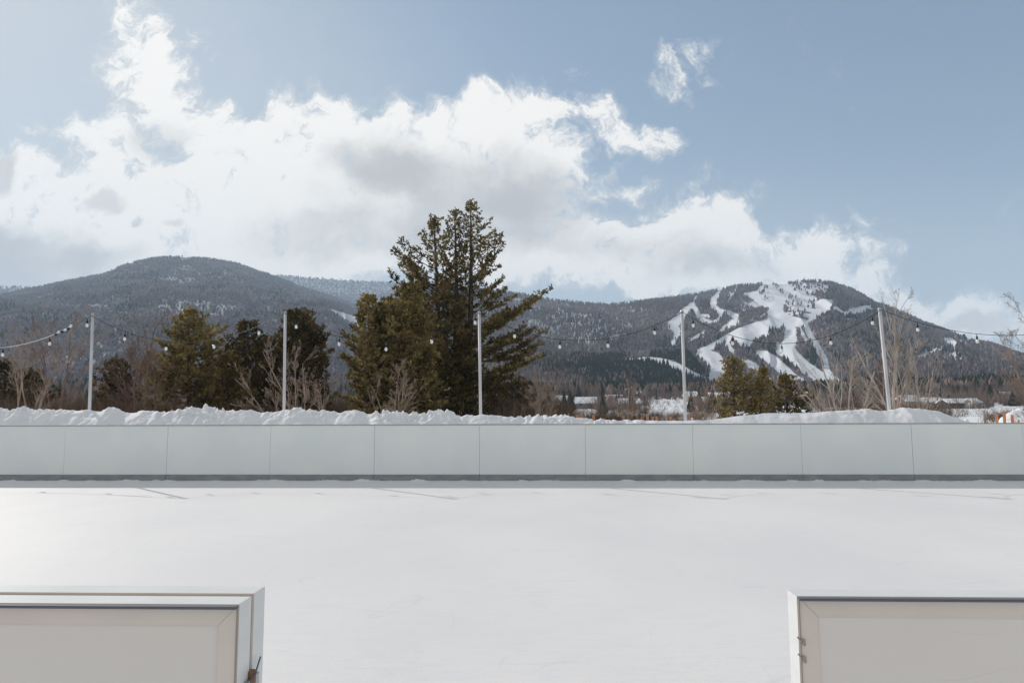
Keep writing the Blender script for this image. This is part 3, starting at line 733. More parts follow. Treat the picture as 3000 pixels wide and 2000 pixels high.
def pine(label, name, Y, stems, m, seed, group, step=.42, per=5, var=(.62, 1.14), low=0, tuft=.26, dens=1.0, base=1.2, flat=.9, droop=0., k=9, ang=(0.02, .95)):
    """stems: list of (px base, px top, py top, [(py, left px, right px)...])"""
    r = random.Random(seed)
    bp = at(stems[0][0], 1200, Y); g = float(gz(np.array(bp.x), np.array(bp.y)))
    root = empty(name, (bp.x, Y, g)); tag(root, label, 'tree', group)
    cen = []; dirs = []; sz = []; wood = MB()
    for (bx0, tx, ty, env) in stems:
        B = Vector((at(bx0, 1200, Y).x, Y + r.uniform(-.5, .5) * (len(stems) > 1), g)); T = at(tx, ty, Y); H = T.z - g; T.y = B.y + r.uniform(-.3, .3)
        tr = MB(); pts = []
        for q in range(9):
            u = q / 8; p = B.lerp(T, u); p.x += math.sin(u * 5 + seed) * .06 * H * .1; pts.append(p)
        rad0 = .02 * H + .04
        tr.tube([p - root.location for p in pts], [rad0 * (1 - .93 * (q / 8)) for q in range(9)], 8)
        tr.build('trunk', M['bark'], root, True)
        env = sorted(env); ey = [e[0] for e in env]; 
        h = base
        while h < H - .15:
            u = h / H; c = B.lerp(T, u); _, pyc = project(np.array([c])); pyc = float(pyc[0])
            L = np.interp(pyc, ey, [e[1] for e in env]); Rt = np.interp(pyc, ey, [e[2] for e in env])
            pc = 1500 + c.x / Y * F
            ll = max(.15, (pc - L) / F * Y); lr = max(.15, (Rt - pc) / F * Y)
            nb = per + (1 if r.random() < .4 else 0) + int(low * max(0, 1 - u * 1.9) + .3); a0 = r.uniform(0, 6.28); wl = r.uniform(.72, 1.1)
            for b in range(nb):
                a = a0 + 6.283 * b / nb + r.uniform(-.35, .35); ca = math.cos(a); sa = math.sin(a)
                l = (lr if ca > 0 else ll); ld = .5 * (ll + lr) * flat; ln = abs(ca) ** 2 * l + abs(sa) ** 2 * min(ld, 4.5)
                ln *= r.uniform(*var) * wl
                if r.random() < .08: ln *= .5
                el = ang[0] + (ang[1] - ang[0]) * max(0, u - .12) ** 1.15 + r.uniform(-.14, .14) - droop * (1 - u)
                # horizontal reach is ln; climb follows el
                start = c - Vector((0, 0, ln * math.tan(el) * .55)); start.z = max(start.z, g + .25)
                u2 = (start.z - g) / H; st = B.lerp(T, u2); 
                npt = 6; bp_ = []
                for q in range(npt + 1):
                    v = q / npt; bend = (v ** 1.7) * .22 * ln
                    bp_.append(Vector((st.x + ca * ln * v, st.y + sa * ln * v, st.z + math.tan(el) * ln * v * .8 + bend - .04 * ln * math.sin(v * 3.1))) + Vector((r.gauss(0, .03), r.gauss(0, .03), r.gauss(0, .025))) * ln * .5 * (q > 0))
                wood.tube([p - root.location for p in bp_], [max(.008, .012 * ln * (1 - .85 * q / npt) + .006) for q in range(npt + 1)], 4, False)
                nt_ = max(3, int(ln * 5.5 * dens))
                for w in range(nt_):
                    v = .26 + .74 * ((w + r.random()) / nt_) ** .8; i = min(npt - 1, int(v * npt)); f = v * npt - i
                    p = bp_[i].lerp(bp_[i + 1], min(1, f)); d = (bp_[i + 1] - bp_[i]).normalized()
                    side = Vector((-d.y, d.x, 0)).normalized() * (1 if w % 2 else -1)
                    tl = (.12 + .20 * ln * (1.1 - v)) * r.uniform(.6, 1.2); tl = min(tl, .95)
                    td = (d * .75 + side * .8 + Vector((0, 0, .18 + r.gauss(0, .15)))).normalized()
                    e = p + td * tl
                    if tl > .25: wood.tube([p - root.location, e - root.location], [.010, .005], 3, False)
                    nn = max(1, int(tl / .16))
                    for z in range(nn):
                        s = (z + 1) / nn; cen.append(p.lerp(e, s) - root.location); dirs.append(td); sz.append(tuft * r.uniform(.75, 1.2) * (.8 + .3 * min(1, ln / 2)))
                cen.append(bp_[-1] - root.location); dirs.append((bp_[-1] - bp_[-2]).normalized()); sz.append(tuft)
            h += step * r.uniform(.8, 1.25) * (1.1 - .45 * u)
        for q in range(5): cen.append(T - Vector((0, 0, .12 * q)) - root.location); dirs.append(Vector((0, 0, 1))); sz.append(tuft)
    wood.build('branches', M['bark'], root)
    needle_mesh('needles', [tuple(c) for c in cen], [tuple(d) for d in dirs], sz, m, root, seed, k)
    print(name, label[:30], 'tufts', len(cen))
    return root

G_CON = 'evergreens behind the snow bank'
pine('tallest tree, a three stemmed pine with open ragged crown above the mountain line', 'pine_tree', 50,
     [(1290, 1271, 640, [(636, 1258, 1285), (690, 1225, 1305), (740, 1160, 1325), (800, 1125, 1345), (860, 1095, 1345), (920, 1080, 1345), (1000, 1060, 1345), (1100, 1060, 1345), (1190, 1110, 1350)]),
      (1333, 1334, 618, [(615, 1318, 1350), (660, 1300, 1352), (720, 1300, 1360), (800, 1285, 1375), (900, 1240, 1400), (1200, 1220, 1420)]),
      (1368, 1380, 588, [(586, 1368, 1392), (640, 1354, 1420), (690, 1350, 1455), (730, 1348, 1490), (775, 1340, 1535), (830, 1340, 1490), (880, 1330, 1520), (930, 1330, 1620), (980, 1330, 1590),
                         (1030, 1325, 1610), (1080, 1325, 1590), (1130, 1325, 1620), (1190, 1325, 1590)])],
     M['needle'], 5, G_CON, step=.54, per=4, tuft=.26, dens=.95, base=.8, k=8, ang=(0.0, .85), var=(.55, 1.2), low=6)
pine('broad golden olive pine with several tops merging into the tallest pine on its left side', 'pine_tree', 44,
     [(1215, 1200, 835, [(830, 1190, 1212), (880, 1150, 1240), (940, 1120, 1260), (1200, 1100, 1290)]),
      (1165, 1142, 868, [(864, 1130, 1156), (910, 1100, 1190), (970, 1080, 1240), (1020, 1075, 1260), (1080, 1060, 1270), (1200, 1040, 1290)]),
      (1105, 1082, 870, [(865, 1068, 1096), (905, 1052, 1125), (960, 1045, 1150), (1020, 1030, 1160), (1080, 1005, 1170), (1130, 985, 1170), (1200, 975, 1180)])],
     M['needle_gold'], 8, G_CON, step=.36, per=7, tuft=.25, dens=1.3, base=.4, ang=(.0, .55), var=(.5, 1.15))
cg = dict(per=6, base=.25, ang=(-.02, .5), var=(.5, 1.3))
pine('pointed olive conifer beside the bare brown thicket, second evergreen from the left pole', 'conifer_tree', 40,
     [(555, 553, 905, [(905, 546, 560), (935, 514, 594), (975, 488, 622), (1010, 470, 640), (1060, 450, 655), (1110, 425, 670), (1200, 400, 700)])],
     M['needle_gold'], 12, G_CON, step=.30, tuft=.21, dens=1.5, **cg)
pine('dark broken topped conifer in the gap left of the second pole', 'conifer_tree', 42,
     [(735, 722, 945, [(942, 712, 735), (970, 690, 770), (1010, 668, 790), (1060, 650, 800), (1200, 630, 810)]),
      (770, 778, 985, [(980, 768, 790), (1020, 745, 815), (1100, 730, 830), (1200, 720, 840)])],
     M['needle_dark'], 14, G_CON, step=.32, tuft=.22, dens=1.3, **cg)
pine('darkest dense conifer behind the birch saplings, just right of the second pole', 'conifer_tree', 43,
     [(872, 868, 912, [(910, 852, 890), (935, 832, 912), (975, 815, 932), (1020, 800, 950), (1060, 795, 975), (1100, 780, 945), (1200, 765, 955)]),
      (905, 902, 945, [(940, 888, 915), (985, 870, 940), (1100, 860, 950), (1200, 850, 960)])],
     M['needle_dark'], 16, G_CON, step=.30, tuft=.23, dens=1.3, **cg)
pine('low olive conifer filling the space between the pointed and broken topped ones', 'conifer_tree', 39,
     [(665, 662, 1040, [(1036, 652, 672), (1080, 625, 700), (1130, 605, 725), (1200, 590, 745)])], M['needle'], 17, G_CON, step=.28, tuft=.2, dens=1.3, **cg)
pine('small brownish conifer right beside the leftmost pole', 'conifer_tree', 41,
     [(335, 338, 1050, [(1046, 328, 348), (1085, 305, 375), (1130, 290, 395), (1200, 275, 415)])], M['needle_dark'], 18, G_CON, step=.28, tuft=.2, dens=1.2, **cg)
pine('short dark conifer at the left edge of the view', 'conifer_tree', 40,
     [(8, 10, 1056, [(1052, 0, 18), (1100, -25, 36), (1200, -45, 52)])], M['needle_dark'], 19, G_CON, step=.28, tuft=.2, dens=1.2, **cg)
pine('low dark conifer among the left bare saplings', 'conifer_tree', 43,
     [(85, 88, 1078, [(1074, 78, 98), (1120, 55, 130), (1200, 30, 185)])], M['needle_dark'], 20, G_CON, step=.28, tuft=.2, dens=1.2, **cg)
pine('golden green bushy pine in front of the ski runs, right of the fourth pole', 'pine_tree', 45,
     [(2160, 2150, 1045, [(1042, 2140, 2162), (1070, 2122, 2182), (1105, 2108, 2215), (1150, 2100, 2240), (1200, 2095, 2240)]),
      (2225, 2238, 1076, [(1072, 2230, 2246), (1095, 2218, 2252), (1200, 2190, 2270)])],
     M['needle_gold'], 22, G_CON, step=.3, tuft=.2, dens=1.4, per=6, base=.2, ang=(.0, .6), var=(.5, 1.15))
pine('smaller dark olive pine with a low yellow branch, right of the bushy one', 'pine_tree', 46,
     [(2305, 2305, 1092, [(1088, 2297, 2313), (1125, 2278, 2335), (1155, 2262, 2350), (1175, 2250, 2410), (1200, 2245, 2370)])],
     M['needle'], 24, G_CON, step=.27, tuft=.2, dens=1.3, per=5, base=.2, ang=(0, .5), var=(.5, 1.15))
pine('spreading low conifer bough mass right of the tall pine base', 'pine_tree', 47,
     [(1500, 1500, 1120, [(1115, 1485, 1515), (1140, 1450, 1570), (1200, 1430, 1590)])], M['needle_dark'], 27, G_CON, step=.3, tuft=.22, dens=1.1, per=6, base=.2, ang=(0, .3))

def bare(label, Y, stems, m, seed, group='bare winter trees behind the snow bank', name='bare_tree', twig=1.0, spread=.5, levels=4, rbase=.014, fan=6, zbase=None):
    """stems: list of (px base, px tip, py tip)"""
    r = random.Random(seed); bp = at(stems[0][0], 1200, Y); g = float(gz(np.array(bp.x), np.array(bp.y)))
    root = empty(name, (bp.x, Y, g)); tag(root, label, 'tree', group)
    O = root.location.copy(); tr = MB(); brn = MB(); zmax = max(at(t_[1], t_[2], Y).z for t_ in stems)
    def grow(p, d, ln, rad, lv):
        n = 5 if lv < 2 else 3; pts = [p.copy()]; dd = d.copy(); kids = []
        for q in range(n):
            dd = (dd + Vector((r.gauss(0, .09), r.gauss(0, .09), r.gauss(0, .04) + (.07 if lv else 0)))).normalized()
            p = p + dd * ln / n; pts.append(p.copy()); kids.append((p.copy(), dd.copy(), (q + 1) / n))
        (tr if lv == 0 else brn).tube([x - O for x in pts], [max(.0042, rad * (1 - .62 * q / n)) for q in range(n + 1)], 6 if lv == 0 else 3, False)
        if lv >= levels: return
        cnt = fan if lv == 0 else (5 if lv == 1 else 4)
        for q in range(int(cnt * (twig if lv else 1))):
            i = r.randint(1 if lv == 0 else 0, n - 1); kp, kd, v = kids[i]; fr = r.random(); kp = pts[i].lerp(pts[i + 1], fr); v = (i + fr) / n
            ax = Vector((r.gauss(0, 1), r.gauss(0, .8), r.gauss(0, .2))); ax = (ax - kd * ax.dot(kd)).normalized()
            sp_ = (spread + .14) * r.uniform(.6, 1.5); nd = (kd * math.cos(sp_) + ax * math.sin(sp_)); nd.z += .06; nd.normalize()
            grow(kp, nd, min(ln * r.uniform(.36, .62) * (1.2 - .75 * v), max(.25, (zmax + .4 - kp.z) * 1.3)), rad * (1 - .55 * v) * r.uniform(.45, .65), lv + 1)
    for (bx0, tx, ty) in stems:
        B = Vector((at(bx0, 1200, Y).x, Y + r.uniform(-.25, .25), g)); T = at(tx, ty, Y)
        d = T - B; ln = d.length
        grow(B, d.normalized(), ln * .86, rbase * .78 * ln + .008, 0)
    tr.build('trunk', m, root, True); brn.build('branches', m, root)
    return root
bare('tall tan sapling with a forked top near the left edge', 26, [(115, 88, 960), (112, 118, 880)], M['twig_tan'], 3, rbase=.010, spread=.42, twig=1.1)
bare('thin reddish sapling between the forked sapling and the leftmost pole', 27, [(165, 205, 900), (150, 150, 960)], M['twig_red'], 31, rbase=.008, spread=.4)
bare('slim tan sapling just right of the left edge', 28, [(72, 60, 930)], M['twig_tan'], 33, rbase=.009, spread=.4)
bare('brown many stemmed bare tree left of the pointed conifer', 33, [(420, 428, 905), (410, 385, 960), (432, 455, 985)], M['twig_red'], 4, rbase=.009, spread=.45, twig=1.2)
bare('dark twiggy bare tree close to the pointed conifer', 34, [(455, 470, 990), (395, 365, 1000)], M['twig_red'], 41, rbase=.009, spread=.5, twig=1.2)
bare('tan birch sapling crossing behind the second pole', 24, [(873, 842, 955), (868, 812, 1010), (876, 900, 1020)], M['twig_tan'], 5, rbase=.0072, spread=.36, fan=5, levels=4)
bare('tan birch stem slanting to the left of the second pole', 25, [(830, 748, 1030), (826, 770, 1110)], M['twig_tan'], 51, rbase=.0065, spread=.36, fan=4, levels=4)
bare('small tan sapling standing alone left of the golden pine', 28, [(950, 940, 1105), (948, 965, 1130)], M['twig_tan'], 6, rbase=.01, spread=.45, levels=3)
bare('tan twiggy tree in front of the golden pine', 27, [(1148, 1140, 1040), (1158, 1195, 1060), (1150, 1110, 1090)], M['twig_tan'], 7, rbase=.009, spread=.42)
bare('bare grey brown bush under the right boughs of the tallest pine', 34, [(1590, 1560, 1090), (1600, 1612, 1085), (1580, 1530, 1110), (1606, 1640, 1110)], M['twig_tan'], 8, rbase=.008, spread=.5, twig=1.2)
bare('slender tan sapling in front of the snowy village roofs', 29, [(1841, 1836, 1085), (1841, 1855, 1110)], M['twig_tan'], 9, rbase=.009, spread=.42, twig=1.1)
bare('tan multi stemmed bush right of the fourth pole', 27, [(2055, 2035, 1115), (2058, 2060, 1105), (2062, 2088, 1115), (2066, 2100, 1130), (2050, 2022, 1130)], M['twig_tan'], 10, rbase=.006, spread=.32, fan=4, levels=4)
bare('pale vase shaped bare tree right of the two small pines', 26, [(2466, 2450, 965), (2470, 2505, 1000), (2462, 2385, 1085), (2474, 2560, 1050), (2458, 2400, 1125)], M['twig_pale'], 11, rbase=.0125, spread=.40, twig=.9)
bare('tallest pale bare tree hugging the thick right pole', 27, [(2622, 2590, 860), (2626, 2660, 930), (2618, 2540, 960), (2630, 2690, 1000)], M['twig_pale'], 12, rbase=.0135, spread=.34, twig=.9, fan=8)
bare('slim upright bare tree right of the thick pole', 28, [(2688, 2682, 950), (2690, 2725, 1040), (2686, 2650, 1060)], M['twig_pale'], 13, rbase=.0085, spread=.35, twig=1.0)
bare('reddish bare tree reaching in from the right edge of the view', 24, [(3060, 3010, 850), (3050, 2960, 960), (3055, 2975, 1080), (3070, 3060, 830)], M['twig_tan'], 14, rbase=.007, spread=.5, twig=1.0)
bare('reddish thicket tree between the vase shaped tree and the thick pole', 32, [(2560, 2545, 1040), (2570, 2590, 1060), (2550, 2500, 1090)], M['twig_red'], 15, rbase=.008, spread=.5, twig=1.3)

# brush: uncountable undergrowth behind the bank
def brush(name, zones, seed, m, pts=None, hp=6, k=26, wk=1.0):
    r = np.random.default_rng(seed); Ps = []; Hs = []
    if pts is not None: Ps.append(pts); Hs.append(hp * r.uniform(.5, 1.2, len(pts)))
    for (x0, x1, Y0, Y1, n, h) in zones:
        a = r.uniform(x0, x1, n); yy = r.uniform(Y0, Y1, n); Ps.append(np.stack([(a - 1500) / F * yy, yy, gz((a - 1500) / F * yy, yy)], 1)); Hs.append(np.full(n, h) * r.uniform(.5, 1.15, n))
    P = np.concatenate(Ps); H = np.concatenate(Hs); n = len(P); V = []; T = []; c = 0
    base = np.repeat(P, k, 0) + np.stack([r.normal(0, .35, n * k), r.normal(0, .35, n * k), np.zeros(n * k)], 1)
    hh = np.repeat(H, k) * r.uniform(.35, 1, n * k)
    start = np.repeat(H, k) * r.uniform(0, .5, n * k) * (r.random(n * k) < .5)
    d = np.stack([r.normal(0, .42, n * k), r.normal(0, .42, n * k), np.ones(n * k)], 1)
    b0 = base + d * start[:, None]; tip = base + d * hh[:, None] + np.stack([r.normal(0, .12, n * k)] * 2 + [np.zeros(n * k)], 1)
    w = wk * r.uniform(.006, .02, n * k)[:, None]; q = r.normal(0, 1, (n * k, 3)); q[:, 2] = 0; q /= np.linalg.norm(q, axis=1)[:, None]
    q2 = np.stack([-q[:, 1], q[:, 0], q[:, 2]], 1)
    V = np.stack([b0 + q * w, b0 - q * w * .5 + q2 * w, b0 - q * w * .5 - q2 * w, tip], 1).reshape(-1, 3)
    i = np.arange(n * k)[:, None] * 4
    T = np.concatenate([i + np.array([[0, 1, 3]]), i + np.array([[1, 2, 3]]), i + np.array([[2, 0, 3]])])
    return tag(npmesh(name, V, T, m), kind='stuff')
brush('brush', [(-150, 480, 30, 60, 900, 2.6), (-150, 480, 60, 140, 1000, 4.0), (480, 1000, 44, 70, 700, 2.6), (560, 860, 34, 38, 160, 1.9), (930, 1030, 50, 80, 260, 3.0), (1480, 1660, 40, 70, 420, 2.7),
                (2240, 2420, 44, 60, 120, 1.4), (2400, 2750, 42, 80, 700, 2.2), (1650, 1900, 52, 62, 200, .9), (2880, 3200, 60, 130, 200, 1.8),
                (2560, 2740, 38, 50, 160, 1.9)], 5, M['brush'])

brush('valley_woodland', [], 6, M['far_brown'], valleyP, 7.5, 30, 6.0)
# ------------------------------------------------------------ village
M['wall_dark'] = noisy('dark_wall', (.06, .065, .075), (.10, .10, .11), .6, .8)
M['wall_tan'] = noisy('tan_wall', (.34, .28, .22), (.42, .36, .30), .6, .8)
M['wall_grey'] = noisy('grey_wall', (.20, .21, .23), (.28, .29, .31), .6, .8)
M['wall_red'] = noisy('red_wall', (.20, .09, .07), (.26, .13, .10), .6, .8)
M['glass'] = mat('window_glass', (.03, .04, .05), .1, spec=.8)
M['roof_snow'] = make_snow('roof_snow', .3)
M['trimw'] = mat('pale_trim', (.6, .6, .58), .6)
def house(label, px_, Y, w, d, h, rh, wm, rz=0., flat=False, chim=False):
    X_ = (px_ - 1500) / F * Y; g = float(gz(np.array(X_), np.array(Y)))
    t = empty('house', (X_, Y, g), rz); tag(t, label, 'house', 'houses of the valley village')
    mb = MB()
    a, b = w / 2, d / 2
    if flat:
        mb.box(-a, a, -b, b, -1, h); mb.build('wall', wm, t)
        mb = MB(); mb.box(-a - .5, a + .5, -b - .5, b + .5, h + .01, h + .6, .15); mb.build('roof', M['roof_snow'], t)
    else:
        mb.add([(-a, -b, -1), (a, -b, -1), (a, b, -1), (-a, b, -1), (-a, -b, h), (a, -b, h), (a, b, h), (-a, b, h), (-a, 0, h + rh), (a, 0, h + rh)],
               [(0, 1, 5, 4), (2, 3, 7, 6), (1, 2, 6, 9, 5), (3, 0, 4, 8, 7), (4, 5, 9, 8), (6, 7, 8, 9)]); mb.build('wall', wm, t)
        mb = MB(); o_ = .6; th_ = .35; s = rh / b
        zt = lambda y: h + rh - abs(y) * s + .03
        vs = []
        for dz in (0, th_):
            for x in (-a - o_, a + o_):
                vs += [(x, -b - o_, zt(b + o_) + dz), (x, 0, zt(0) + dz), (x, b + o_, zt(b + o_) + dz)]
        mb.add(vs, [(0, 3, 4, 1), (1, 4, 5, 2), (6, 7, 10, 9), (7, 8, 11, 10), (0, 6, 9, 3), (2, 5, 11, 8), (0, 1, 7, 6), (1, 2, 8, 7), (3, 9, 10, 4), (4, 10, 11, 5)])
        rf = mb.build('roof', M['roof_snow'], t)
        if chim:
            mb = MB(); mb.box(a * .3, a * .3 + .9, .5, 1.4, h + rh * .3, h + rh + 1.2); mb.build('chimney', M['wall_red'], rf)
    nw = max(2, int(w / 3.2))
    for fl in range(max(1, int(h / 2.9))):
        for k in range(nw):
            x = -a + (k + .5) * w / nw; z = 1.0 + fl * 2.8
            if z + 1.4 > h: continue
            mb = MB(); mb.box(x - .6, x + .6, -b - .05, -b + .02, z, z + 1.3); f_ = mb.build('window', M['trimw'], t)
            mb = MB(); mb.box(x - .5, x + .5, -b - .07, -b - .052, z + .1, z + 1.2); mb.build('pane', M['glass'], f_)
    return t
house('long dark building with a bright snow roof, highest in the village', 1692, 560, 18, 9, 4.2, 2.4, M['wall_dark'], .05)
house('snow roofed grey house right of the long dark building', 1757, 540, 9.5, 8, 3.8, 3.0, M['wall_grey'], -.2, chim=True)
house('small house with white roof alone in the trees up the slope', 1640, 700, 9, 8, 3.5, 2.6, M['wall_grey'], .4)
house('flat white roofed building below the snowy lane', 1797, 420, 9, 6, 3.0, 1, M['wall_tan'], .05, True)
house('dark house behind the slender tan sapling', 1852, 440, 8.5, 8, 3.6, 3.0, M['wall_dark'], .15, chim=True)
house('low house with bluish snow roof near the orange fence posts', 1715, 300, 8.5, 7, 2.6, 2.2, M['wall_grey'], -.12)
house('wide low house with snow roof behind the reddish hedge', 1838, 290, 9, 6, 2.4, 1.7, M['wall_dark'], .1)
house('small white roofed cottage at the left end of the village', 1648, 330, 7, 7, 3, 2.4, M['wall_tan'], .6)
house('tan house right of the fourth pole across the field', 2022, 380, 6, 6, 3.4, 2.0, M['wall_tan'], .2)
house('dark building with snow roof behind the tan multi stemmed bush', 2104, 330, 9, 8, 3.6, 2.4, M['wall_dark'], -.08)
house('house seen above the field left of the fourth pole', 1945, 520, 9, 7, 3, 2.4, M['wall_tan'], -.2)
house('little house behind the yellow pine bough', 2345, 380, 9, 7, 2.6, 2.0, M['wall_tan'], .1)
house('long dark shed with snow covered roof at the far right', 2795, 245, 9.5, 6, 2.0, 1.2, M['wall_dark'], .04)
house('pale house left of the long dark shed', 2722, 255, 6, 5, 2.4, 1.3, M['wall_tan'], -.1)
house('white roofed house between the bare trees right of the thick pole', 2655, 240, 6, 5, 3.0, 1.6, M['wall_red'], .2)
house('small pale house right end of the dark shed', 2842, 240, 2.6, 4, 2.1, 1.1, M['trimw'], .2)
house('snow roofed house at the foot of the mountain near the right edge', 2940, 300, 5, 5, 2.4, 1.5, M['wall_grey'], .2)

# slat fences
def slat_fence(label, x0, x1, Y, top, cols, seed, gap=.16, w=.075, drift=0.0, group=None):
    r = random.Random(seed); xa = (x0 - 1500) / F * Y; xb = (x1 - 1500) / F * Y
    t = empty('snow_fence', ((xa + xb) / 2, Y, 0)); tag(t, label, 'fence', group)
    c = (xa + xb) / 2; mb = MB(); x = xa; k = 0
    m = noisy('fence_slats', cols[0], cols[1], 2.2, .8)
    while x < xb:
        if r.random() < .82:
            hh_ = top + r.uniform(-.22, .06); ln = r.uniform(-.06, .06); ww = w * r.uniform(.8, 1.5)
            yy = r.uniform(-.02, .02)
            mb.add([(x - c, yy, 0), (x - c + ww, yy, 0), (x - c + ww + ln, yy, hh_), (x - c + ln, yy, hh_ + r.uniform(-.02, .02)),
                    (x - c, yy + .015, 0), (x - c + ww, yy + .015, 0), (x - c + ww + ln, yy + .015, hh_), (x - c + ln, yy + .015, hh_)],
                   [(0, 1, 2, 3), (7, 6, 5, 4), (0, 4, 5, 1), (1, 5, 6, 2), (2, 6, 7, 3), (3, 7, 4, 0)])
        x += gap * r.uniform(.7, 1.5)
    mb.build('slats', m, t)
    mb = MB(); mb.tube([(xa - c, .035, top - .25), (0, .035, top - .27), (xb - c, .035, top - .25)], .012, 4); mb.build('wire', M['steel'], t)
    for q in range(int((xb - xa) / 3) + 1):
        mb = MB(); xx = xa - c + q * 3.0; mb.tube([(xx, .07, 0), (xx, .07, top + .12)], .03, 6); mb.build('post', M['twig_tan'], t)
slat_fence('weathered reddish slat fence running low in front of the village', 1665, 2095, 30, 1.34, ((.36, .16, .09), (.50, .27, .16)), 3, gap=.20, w=.09)
slat_fence('bright orange slat fence standing in the snow at the right edge', 2880, 3120, 20, 1.44, ((.55, .20, .07), (.66, .30, .14)), 4, gap=.21, w=.06)
brush('hedge', [(1700, 1780, 33, 37, 130, 1.8), (1795, 1890, 33, 37, 150, 1.75), (1890, 1960, 33, 37, 70, 1.45), (1900, 2090, 120, 200, 90, 2.2), (1880, 2110, 260, 420, 160, 4.0), (1960, 2100, 60, 75, 60, 1.6), (2640, 2900, 150, 300, 140, 3.0), (2940, 3200, 36, 48, 120, 1.7)], 15, M['brush'])

# ------------------------------------------------------------ haze
zs = 1400
mb = MB(); mb.box(-7600, 6800, -300, 7600, -40, zs)
hz_ = mb.build('haze', bpy.data.materials.new('haze_air')); m = hz_.data.materials[0]; m.use_nodes = True
nt = NT(m.node_tree); nt.n.clear(); out = nt.node('ShaderNodeOutputMaterial'); pv = nt.node('ShaderNodeVolumePrincipled')
pv.inputs['Color'].default_value = (.62, .80, 1, 1); pv.inputs['Density'].default_value = .00011; pv.inputs['Anisotropy'].default_value = .2
nt.l.new(pv.outputs[0], out.inputs['Volume']); tag(hz_, kind='stuff')

# ------------------------------------------------------------ sky and clouds
SUN_AZ = math.atan2(-1.15, 1.10)      # from +Y towards -X
SUN_EL = math.atan(1 / math.hypot(1.15, 1.10))
w = bpy.data.worlds.new('World'); scene.world = w; w.use_nodes = True
nt = NT(w.node_tree); nt.n.clear()
out = nt.node('ShaderNodeOutputWorld'); bg = nt.node('ShaderNodeBackground'); nt.l.new(bg.outputs[0], out.inputs[0])
sky = nt.node('ShaderNodeTexSky', sky_type='NISHITA'); sky.sun_disc = False
sky.sun_elevation = SUN_EL; sky.sun_rotation = SUN_AZ; sky.altitude = 500; sky.air_density = 1.0; sky.dust_density = .35; sky.ozone_density = 1.6
BG = .135; CK = .86; CR = (.58, .57, .55); SAT = .88; bg.inputs['Strength'].default_value = BG
d = nt.node('ShaderNodeTexCoord').outputs['Generated']
sep = nt.node('ShaderNodeSeparateXYZ'); nt.l.new(d, sep.inputs[0]); dx, dy, dz = sep.outputs
fy = nt.math('MAXIMUM', dy, .08)
u = nt.math('DIVIDE', dx, fy); v = nt.math('DIVIDE', dz, fy)
cmb = nt.node('ShaderNodeCombineXYZ'); nt.put(cmb.inputs[0], u); nt.put(cmb.inputs[1], v); uv = cmb.outputs[0]
# domain warp
wn = nt.node('ShaderNodeTexNoise'); nt.l.new(uv, wn.inputs['Vector']); wn.inputs['Scale'].default_value = 4.5; wn.inputs['Detail'].default_value = 5; wn.inputs['Roughness'].default_value = .6
vm = nt.node('ShaderNodeVectorMath', operation='SUBTRACT'); nt.l.new(wn.outputs['Color'], vm.inputs[0]); vm.inputs[1].default_value = (.5, .5, .5)
vs = nt.node('ShaderNodeVectorMath', operation='SCALE'); nt.l.new(vm.outputs[0], vs.inputs[0]); vs.inputs['Scale'].default_value = .16
va = nt.node('ShaderNodeVectorMath', operation='ADD'); nt.l.new(uv, va.inputs[0]); nt.l.new(vs.outputs[0], va.inputs[1]); wuv = va.outputs[0]
def blobs(lst, vec):
    tot = None
    for (cx, cy, rx, ry, rot, wt) in lst:     # display coordinates of a 2352 px wide view
        q = ray(cx * 1.2755, cy * 1.2755); cu, cv = q.x / q.y, q.z / q.y
        mp = nt.node('ShaderNodeMapping', vector_type='TEXTURE'); nt.l.new(vec, mp.inputs[0])
        mp.inputs['Location'].default_value = (cu, cv, 0); mp.inputs['Rotation'].default_value = (0, 0, R(rot)); mp.inputs['Scale'].default_value = (rx * 1.36 / F, ry * 1.36 / F, 1)
        ln = nt.node('ShaderNodeVectorMath', operation='LENGTH'); nt.l.new(mp.outputs[0], ln.inputs[0])
        f = nt.smooth(ln.outputs['Value'], 1.25, .35, 0, wt)
        tot = f if tot is None else nt.math('ADD', tot, f)
    return tot
cov = blobs([(60, 500, 330, 220, 0, 1.0), (330, 400, 300, 190, 0, .9), (330, 200, 170, 150, -50, .62), (300, 50, 110, 90, 0, .5), (100, 250, 190, 60, -30, .3), (420, 130, 90, 130, -30, .45),
             (600, 400, 260, 190, 0, .85), (820, 330, 200, 140, -20, .8), (860, 480, 260, 170, 0, .9), (1060, 400, 240, 170, 0, .9), (1230, 400, 170, 190, 0, .75), (1300, 240, 130, 90, 0, .38),
             (1405, 280, 45, 100, 20, .5), (1200, 560, 240, 70, 0, .8), (1540, 560, 200, 110, 10, .75), (1600, 460, 110, 80, 50, .42), (1740, 590, 260, 100, -5, .9), (1850, 560, 90, 80, 0, .5),
             (1495, 325, 70, 50, 30, .5), (1590, 150, 95, 120, -60, .42), (1660, 470, 150, 50, 30, .28), (2200, 715, 210, 50, -5, .95), (2030, 658, 90, 40, 0, .6), (1000, 590, 560, 90, 0, .9), (450, 560, 330, 130, 0, .9), (1650, 640, 330, 60, 0, .75), (700, 250, 160, 90, 0, .4), (1150, 290, 200, 90, 0, .5), (1110, 215, 60, 30, 0, .25),
             (1450, 435, 50, 30, 0, .33), (1305, 150, 40, 25, 0, .3), (2010, 545, 100, 70, -30, .32), (1450, 650, 200, 50, 0, .3), (120, 640, 260, 90, 0, .8), (1440, 610, 120, 30, 0, .3)], wuv)
def ridged(vec, sc, det, ro):
    n = nt.noise(vec, sc, det, ro)
    return n
n1 = nt.noise(wuv, 7.5, 8, .66); n2 = nt.noise(wuv, 22, 7, .72, .5)
